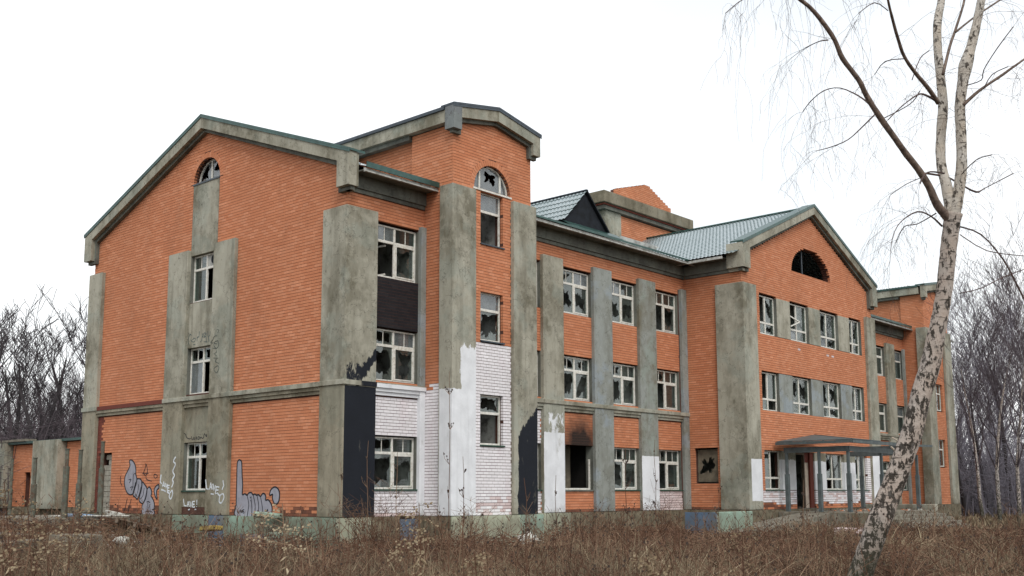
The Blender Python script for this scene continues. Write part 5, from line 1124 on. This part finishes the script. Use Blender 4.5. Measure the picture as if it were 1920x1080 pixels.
def blades(n, rlo, rhi, azr, hlo, hhi, wf, seg, lean, mat, name, label, clump=.0, power=1.0):
    P = []; k = 0
    while len(P) < n:
        az = rs.uniform(*azr); u = rs.rand(); r = (rlo**power+u*(rhi**power-rlo**power))**(1/power)
        x, y = pol(az, r)
        if blocked(x, y): continue
        v = vnoise(x*.55+9, y*.55); v2 = vnoise(x*.17+3, y*.17+8)
        if rs.rand() > .16+1.0*v: continue
        near = min(1., .24+.075*max(0, max(-x-1, -y-8.5 if x > 12 else -y-2.5, 0)))
        if y > 1 and -13 < x < 0: near = min(near, .36)
        P.append((x, y, gh(x, y)-.03, (.45+.8*v)*(.65+.7*v2)*near, r))
    P = np.array(P); m = len(P)
    H = rs.uniform(hlo, hhi, m)*P[:, 3]; W = wf*(.0035+.00052*P[:, 4])*rs.uniform(.6, 1.4, m)
    a = rs.uniform(0, 2*np.pi, m); ld = rs.uniform(0, 2*np.pi, m); le = np.abs(rs.normal(0, lean, m))*H
    V = np.zeros((m, 2*(seg+1), 3), dtype=np.float32)
    for s in range(seg+1):
        f = s/seg; c = P[:, :3].copy(); c[:, 0] += np.cos(ld)*le*f**1.8; c[:, 1] += np.sin(ld)*le*f**1.8; c[:, 2] += H*(f-.18*(le/np.maximum(H, .01))*f**2)
        w_ = W*(1-.85*f)
        V[:, 2*s] = c; V[:, 2*s+1] = c
        V[:, 2*s, 0] -= np.cos(a)*w_; V[:, 2*s, 1] -= np.sin(a)*w_; V[:, 2*s+1, 0] += np.cos(a)*w_; V[:, 2*s+1, 1] += np.sin(a)*w_
    nv = 2*(seg+1); f = np.array([(2*s, 2*s+1, 2*s+3, 2*s+2) for s in range(seg)], dtype=np.int32)
    idx = (f[None]+nv*np.arange(m, dtype=np.int32)[:, None, None]).reshape(-1)
    me = bpy.data.meshes.new(name); me.vertices.add(m*nv); me.vertices.foreach_set('co', V.ravel()); me.loops.add(len(idx)); me.loops.foreach_set('vertex_index', idx)
    nf = m*seg; me.polygons.add(nf); me.polygons.foreach_set('loop_start', np.arange(nf, dtype=np.int32)*4); me.polygons.foreach_set('loop_total', np.full(nf, 4, dtype=np.int32))
    me.materials.append(MAT[mat]); me.update(calc_edges=True)
    o = bpy.data.objects.new(name, me); COL.objects.link(o); o['kind'] = 'stuff'; o['label'] = label; return o
blades(165000, 9, 48, (8, 76), .20, .60, .75, 3, .75, 'grass', 'dry_grass', 'brown dead grass and weeds over the whole foreground', power=1.1)
blades(16000, 12, 44, (10, 74), .6, 1.05, .7, 4, .9, 'grass', 'tall_dry_grass', 'taller straw coloured grass clumps', power=1.1)
blades(26000, 40, 95, (6, 30), .6, 1.5, 1.1, 2, .4, 'grass', 'dry_grass', 'brown brush beyond the right side of the building')
blades(14000, 30, 80, (62, 76), .4, 1.2, 1.1, 2, .4, 'grass', 'dry_grass', 'brown brush at the left before the wood')
# a tangle of fallen and leaning stems between the blades
def tangle(n, name, label):
    q = MB(); rr = random.Random(77)
    while n > 0:
        az = rr.uniform(8, 76); r = 9+35*rr.random()**.8; x, y = pol(az, r)
        if blocked(x, y) or rr.random() > .25+vnoise(x*.4+30, y*.4)*1.1: continue
        n -= 1; L = rr.uniform(.25, .8); a = rr.uniform(0, 6.28); z = gh(x, y)+rr.uniform(.02, .42); w_ = .0022+.00022*r; up = rr.uniform(-.15, .55)
        d = Vector((math.cos(a), math.sin(a), up))*L/3; p = Vector((x, y, z)); pts = [(*p, w_)]
        for i in range(3): p = p+d+Vector((rr.gauss(0, .035), rr.gauss(0, .035), rr.gauss(0, .03))); pts.append((*p, w_*(1-.25*i)))
        q.tube(pts, 3, cap=False)
    o = q.build(name, 'stalk'); o['kind'] = 'stuff'; o['label'] = label
tangle(26000, 'fallen_stems', 'tangle of fallen dead stems lying in the grass')
def shrub(x, y, h, w_, n, lab, seed):
    rr = random.Random(seed); q = MB()
    for i in range(n):
        a = rr.uniform(0, 6.28); d = Vector((math.cos(a)*w_*rr.random(), math.sin(a)*w_*rr.random(), 1)).normalized(); p = Vector((x+rr.gauss(0, .15), y+rr.gauss(0, .15), gh(x, y)-.05)); pts = [(*p, .008)]; L = h*rr.uniform(.5, 1.05)
        for k in range(6):
            d = (d+Vector((rr.gauss(0, .12), rr.gauss(0, .12), rr.gauss(-.02, .06)))).normalized(); p = p+d*L/6; pts.append((*p, .008*(1-.14*k)))
            if k > 0:
                for _ in range(2):
                    e = p+Vector((rr.gauss(0, 1), rr.gauss(0, 1), rr.uniform(0, 1.2))).normalized()*L*rr.uniform(.12, .3); q.tube([(*p, .005), (*p.lerp(e, .5), .004), (*e, .003)], 3, cap=False)
        q.tube(pts, 3, cap=False)
    thing(q.build('bare_shrub', 'stalk'), lab, 'shrub', 'bare twiggy shrubs')
shrub(-1.2, -3.0, 2.1, .9, 34, 'bare twiggy shrub at the black painted corner pilaster', 1)
shrub(.6, -4.2, 1.5, .9, 26, 'low bare shrub right of the corner, below the left ground floor window', 2)
shrub(8.6, -3.2, 1.5, .8, 22, 'bare shrub before the first centre bay', 3)
shrub(12.6, -3.0, 1.9, .7, 20, 'bare shrub before the blue grey second pilaster', 4)
shrub(15.0, -3.2, 1.4, .8, 18, 'bare shrub before the white footed third pilaster', 6)
shrub(-7.0, -2.5, 1.2, .9, 26, 'bare shrub in the left foreground before the gable', 5)
shrub(33.5, -10.0, 1.5, 1.1, 40, 'wide bare shrub just right of the birch trunk', 7)
shrub(38, -9.5, 1.7, 1.1, 40, 'bare shrub farther right of the birch trunk', 8)
def stalk(q, x, y, z, h, r, rr, heads=True):
    d = Vector((rr.gauss(0, .10), rr.gauss(0, .10), 1)).normalized(); p = Vector((x, y, z)); pts = [(*p, r)]
    for i in range(5):
        d = (d+Vector((rr.gauss(0, .06), rr.gauss(0, .06), 0))).normalized(); p = p+d*h/5; pts.append((*p, r*(1-.15*i)))
        if i > 1:
            for _ in range(2):
                a = rr.uniform(0, 6.28); e = p+Vector((math.cos(a), math.sin(a), rr.uniform(.6, 1.6)))*h*rr.uniform(.06, .16)
                q.tube([(*p, r*.6), (*e, r*.35)], 3, 0, False)
                if heads and rr.random() < .2: s = r*rr.uniform(1.2, 2.4); q.hexa([e+Vector(v)*s for v in ((-1, -.6, -1), (1, -.5, -1), (.8, .7, -1), (-.9, .6, -.8), (-.6, -.5, 1), (.7, -.6, 1.1), (.5, .5, .9), (-.7, .4, 1))], 1)
    q.tube(pts, 3, 0, False)
q = MB(); rr = random.Random(12)
for i in range(1500):
    while True:
        az = rr.uniform(12, 72); r = rr.uniform(8, 40); x, y = pol(az, r)
        if not blocked(x, y): break
    stalk(q, x, y, gh(x, y), rr.uniform(.55, 1.25) if r > 13 else rr.uniform(.8, 1.2), .0028+.00022*r, rr, True)
o = q.build('weed_stalks', ['stalk', 'dryleaf']); o['kind'] = 'stuff'; o['label'] = 'thin dead weed stalks scattered through the grass'

def plume(px, py, dist, hw, lab, n=150, seed=0):
    """tall dead goldenrod-like weed with a pale spreading seed head"""
    az = 41.634-math.degrees(math.atan((px-960)/2011.3)); x, y = pol(az, dist/math.cos(math.radians(az-41.634))); top = 1.65-(py-930)/2011.3*dist
    rr = random.Random(seed); e = empty('dead_weed', (x, y, gh(x, y)-.02), lab, 'dead weed', 'tall dead weeds with seed heads')
    base = e.location.z; H = top-base; st = MB(); hd = MB(); lean = rr.uniform(-.12, .12)
    pts = [(lean*f*f*H+rr.gauss(0, .008), rr.gauss(0, .008), f*H, .0065*(1-.5*f)) for f in (0, .2, .4, .6, .8, 1)]
    st.tube(pts, 5); tp = Vector(pts[-2][:3])
    for i in range(15):
        a = rr.uniform(0, 6.28); b0 = tp.lerp(Vector(pts[-1][:3]), rr.random()); L = hw*rr.uniform(.55, 1.1); up = rr.uniform(-.05, .5)
        c = [b0+Vector((math.cos(a)*L*f, math.sin(a)*L*f, L*(up*f-.35*f*f*rr.uniform(.3, 1.2)))) for f in (0, .35, .7, 1)]
        st.tube([(*v, .0022) for v in c], 3, cap=False)
        for _ in range(n//15):
            f = rr.uniform(.25, 1); k = min(2, int(f*3)); v = c[k].lerp(c[k+1], f*3-k if f < 1 else 1); s = rr.uniform(.004, .009)
            o_ = Vector((rr.gauss(0, .010), rr.gauss(0, .010), rr.gauss(.006, .010)))
            hd.hexa([v+o_+Vector(w_)*s for w_ in ((-1, -.6, -1), (1, -.5, -.7), (.8, .7, -1), (-.9, .6, -.6), (-.6, -.5, .6), (.7, -.6, .9), (.5, .5, .5), (-.7, .4, .8))])
    for i in range(7):
        f = rr.uniform(.35, .8); p = Vector((lean*f*f*H, 0, f*H)); a = rr.uniform(0, 6.28); s = rr.uniform(.03, .06); d = Vector((math.cos(a), math.sin(a), -.5))
        hd.hexa([p, p+Vector((0, 0, .006)), p+d*s+Vector((.012, 0, .004)), p+d*s+Vector((.012, 0, 0)), p+d*s*.3+Vector((-.004, .01, 0)), p+d*s*.3+Vector((-.004, .01, .004)), p+d*s*1.6+Vector((0, .01, -.01)), p+d*s*1.6])
    a_ = st.build('stem', 'stalk'); b_ = hd.build('seed_head', 'seed')
    a_.parent = e; b_.parent = e; b_['kind'] = 'stuff'
PLM = [(44, 905, 8.5, .17, 'pale seed head standing highest at far left, before the annex'), (82, 940, 9.2, .15, 'seed head between the tall far left one and the terrace edge'), (138, 945, 8.2, .24, 'widest pale seed head at the left, before the white board'),
       (44, 990, 7.0, .19, 'low seed head at the left edge of the foreground'), (152, 985, 8.8, .13, 'small low seed head below the wide left one'), (556, 945, 8.0, .25, 'wide seed head overlapping the gable plinth near the corner'),
       (792, 945, 8.6, .20, 'seed head before the white brick left of the tower'), (760, 1010, 7.4, .18, 'low curled seed head in the grass before the corner'), (1212, 1052, 6.0, .12, 'seed head low in the foreground, below the centre bays'),
       (1385, 1000, 7.8, .15, 'cream seed head in front of the ramp'), (908, 1035, 6.6, .10, 'small seed head low before the tower')]
for i, (a, b, c, d, l) in enumerate(PLM): plume(a, b, c, d, 'dead weed, '+l, 75 if i < 5 else 110, i+3)
def sapling(px, py, dist, lab, seed, rad=.006, red=False):
    az = 41.634-math.degrees(math.atan((px-960)/2011.3)); x, y = pol(az, dist/math.cos(math.radians(az-41.634))); z0 = gh(x, y)-.03; H = 1.65-(py-930)/2011.3*dist-z0
    rr = random.Random(seed); q = MB(); pts = [(x+rr.gauss(0, .012)*f, y+rr.gauss(0, .012)*f, z0+f*H, rad*(1-.6*f)) for f in (0, .15, .3, .45, .6, .75, .9, 1)]
    q.tube(pts, 4)
    for i in range(14):
        f = rr.uniform(.3, .97); k = int(f*7); p = Vector(pts[k][:3]); a = rr.uniform(0, 6.28); L = rr.uniform(.12, .38)*(1.15-f)*H*.6
        e = p+Vector((math.cos(a)*.5, math.sin(a)*.5, .9))*L; m_ = p.lerp(e, .5)+Vector((math.cos(a), math.sin(a), -.2))*L*.12
        q.tube([(*p, rad*.5), (*m_, rad*.4), (*e, rad*.25)], 3, cap=False)
        for _ in range(2):
            v = p.lerp(e, rr.uniform(.4, 1)); s = rad*rr.uniform(.7, 1.7); q.hexa([v+Vector(w_)*s for w_ in ((-1, -.6, -1), (1, -.5, -1), (.8, .7, -1), (-.9, .6, -.8), (-.6, -.5, 1), (.7, -.6, 1.1), (.5, .5, .9), (-.7, .4, 1))], 1)
    o = q.build('bare_sapling', ['stalk', 'dryleaf']); thing(o, lab, 'sapling', 'thin bare saplings in the foreground')
SAP = [(842, 700, 16, 'very tall thin sapling rising along the edge of the white tower pilaster', .008), (868, 860, 14, 'forked sapling before the white tower pilaster', .007), (745, 850, 12, 'sapling before the ground floor window left of the tower', .006),
       (1172, 845, 15, 'sapling before the window of the second centre bay', .007), (1226, 830, 16, 'branchy sapling before the third centre bay pilaster', .007), (1040, 895, 10, 'sapling with dark seed pods before the first centre bay', .005),
       (1500, 905, 12, 'sapling before the left part of the entrance porch', .006), (1345, 900, 13, 'sapling before the mint green ramp wall', .006), (690, 830, 13, 'sapling before the black painted corner pilaster', .006), (640, 870, 12, 'sapling just left of the corner pilaster', .005), (985, 900, 9, 'sapling with dark leaves before the tower right pilaster', .005)]
for i, (a, b, c, l, r_) in enumerate(SAP): sapling(a, b, c, l, i+40, r_)
print('TRIS', sum(len(o.data.polygons) for o in bpy.data.objects if o.type == 'MESH'), 'OBJ', len(bpy.data.objects))
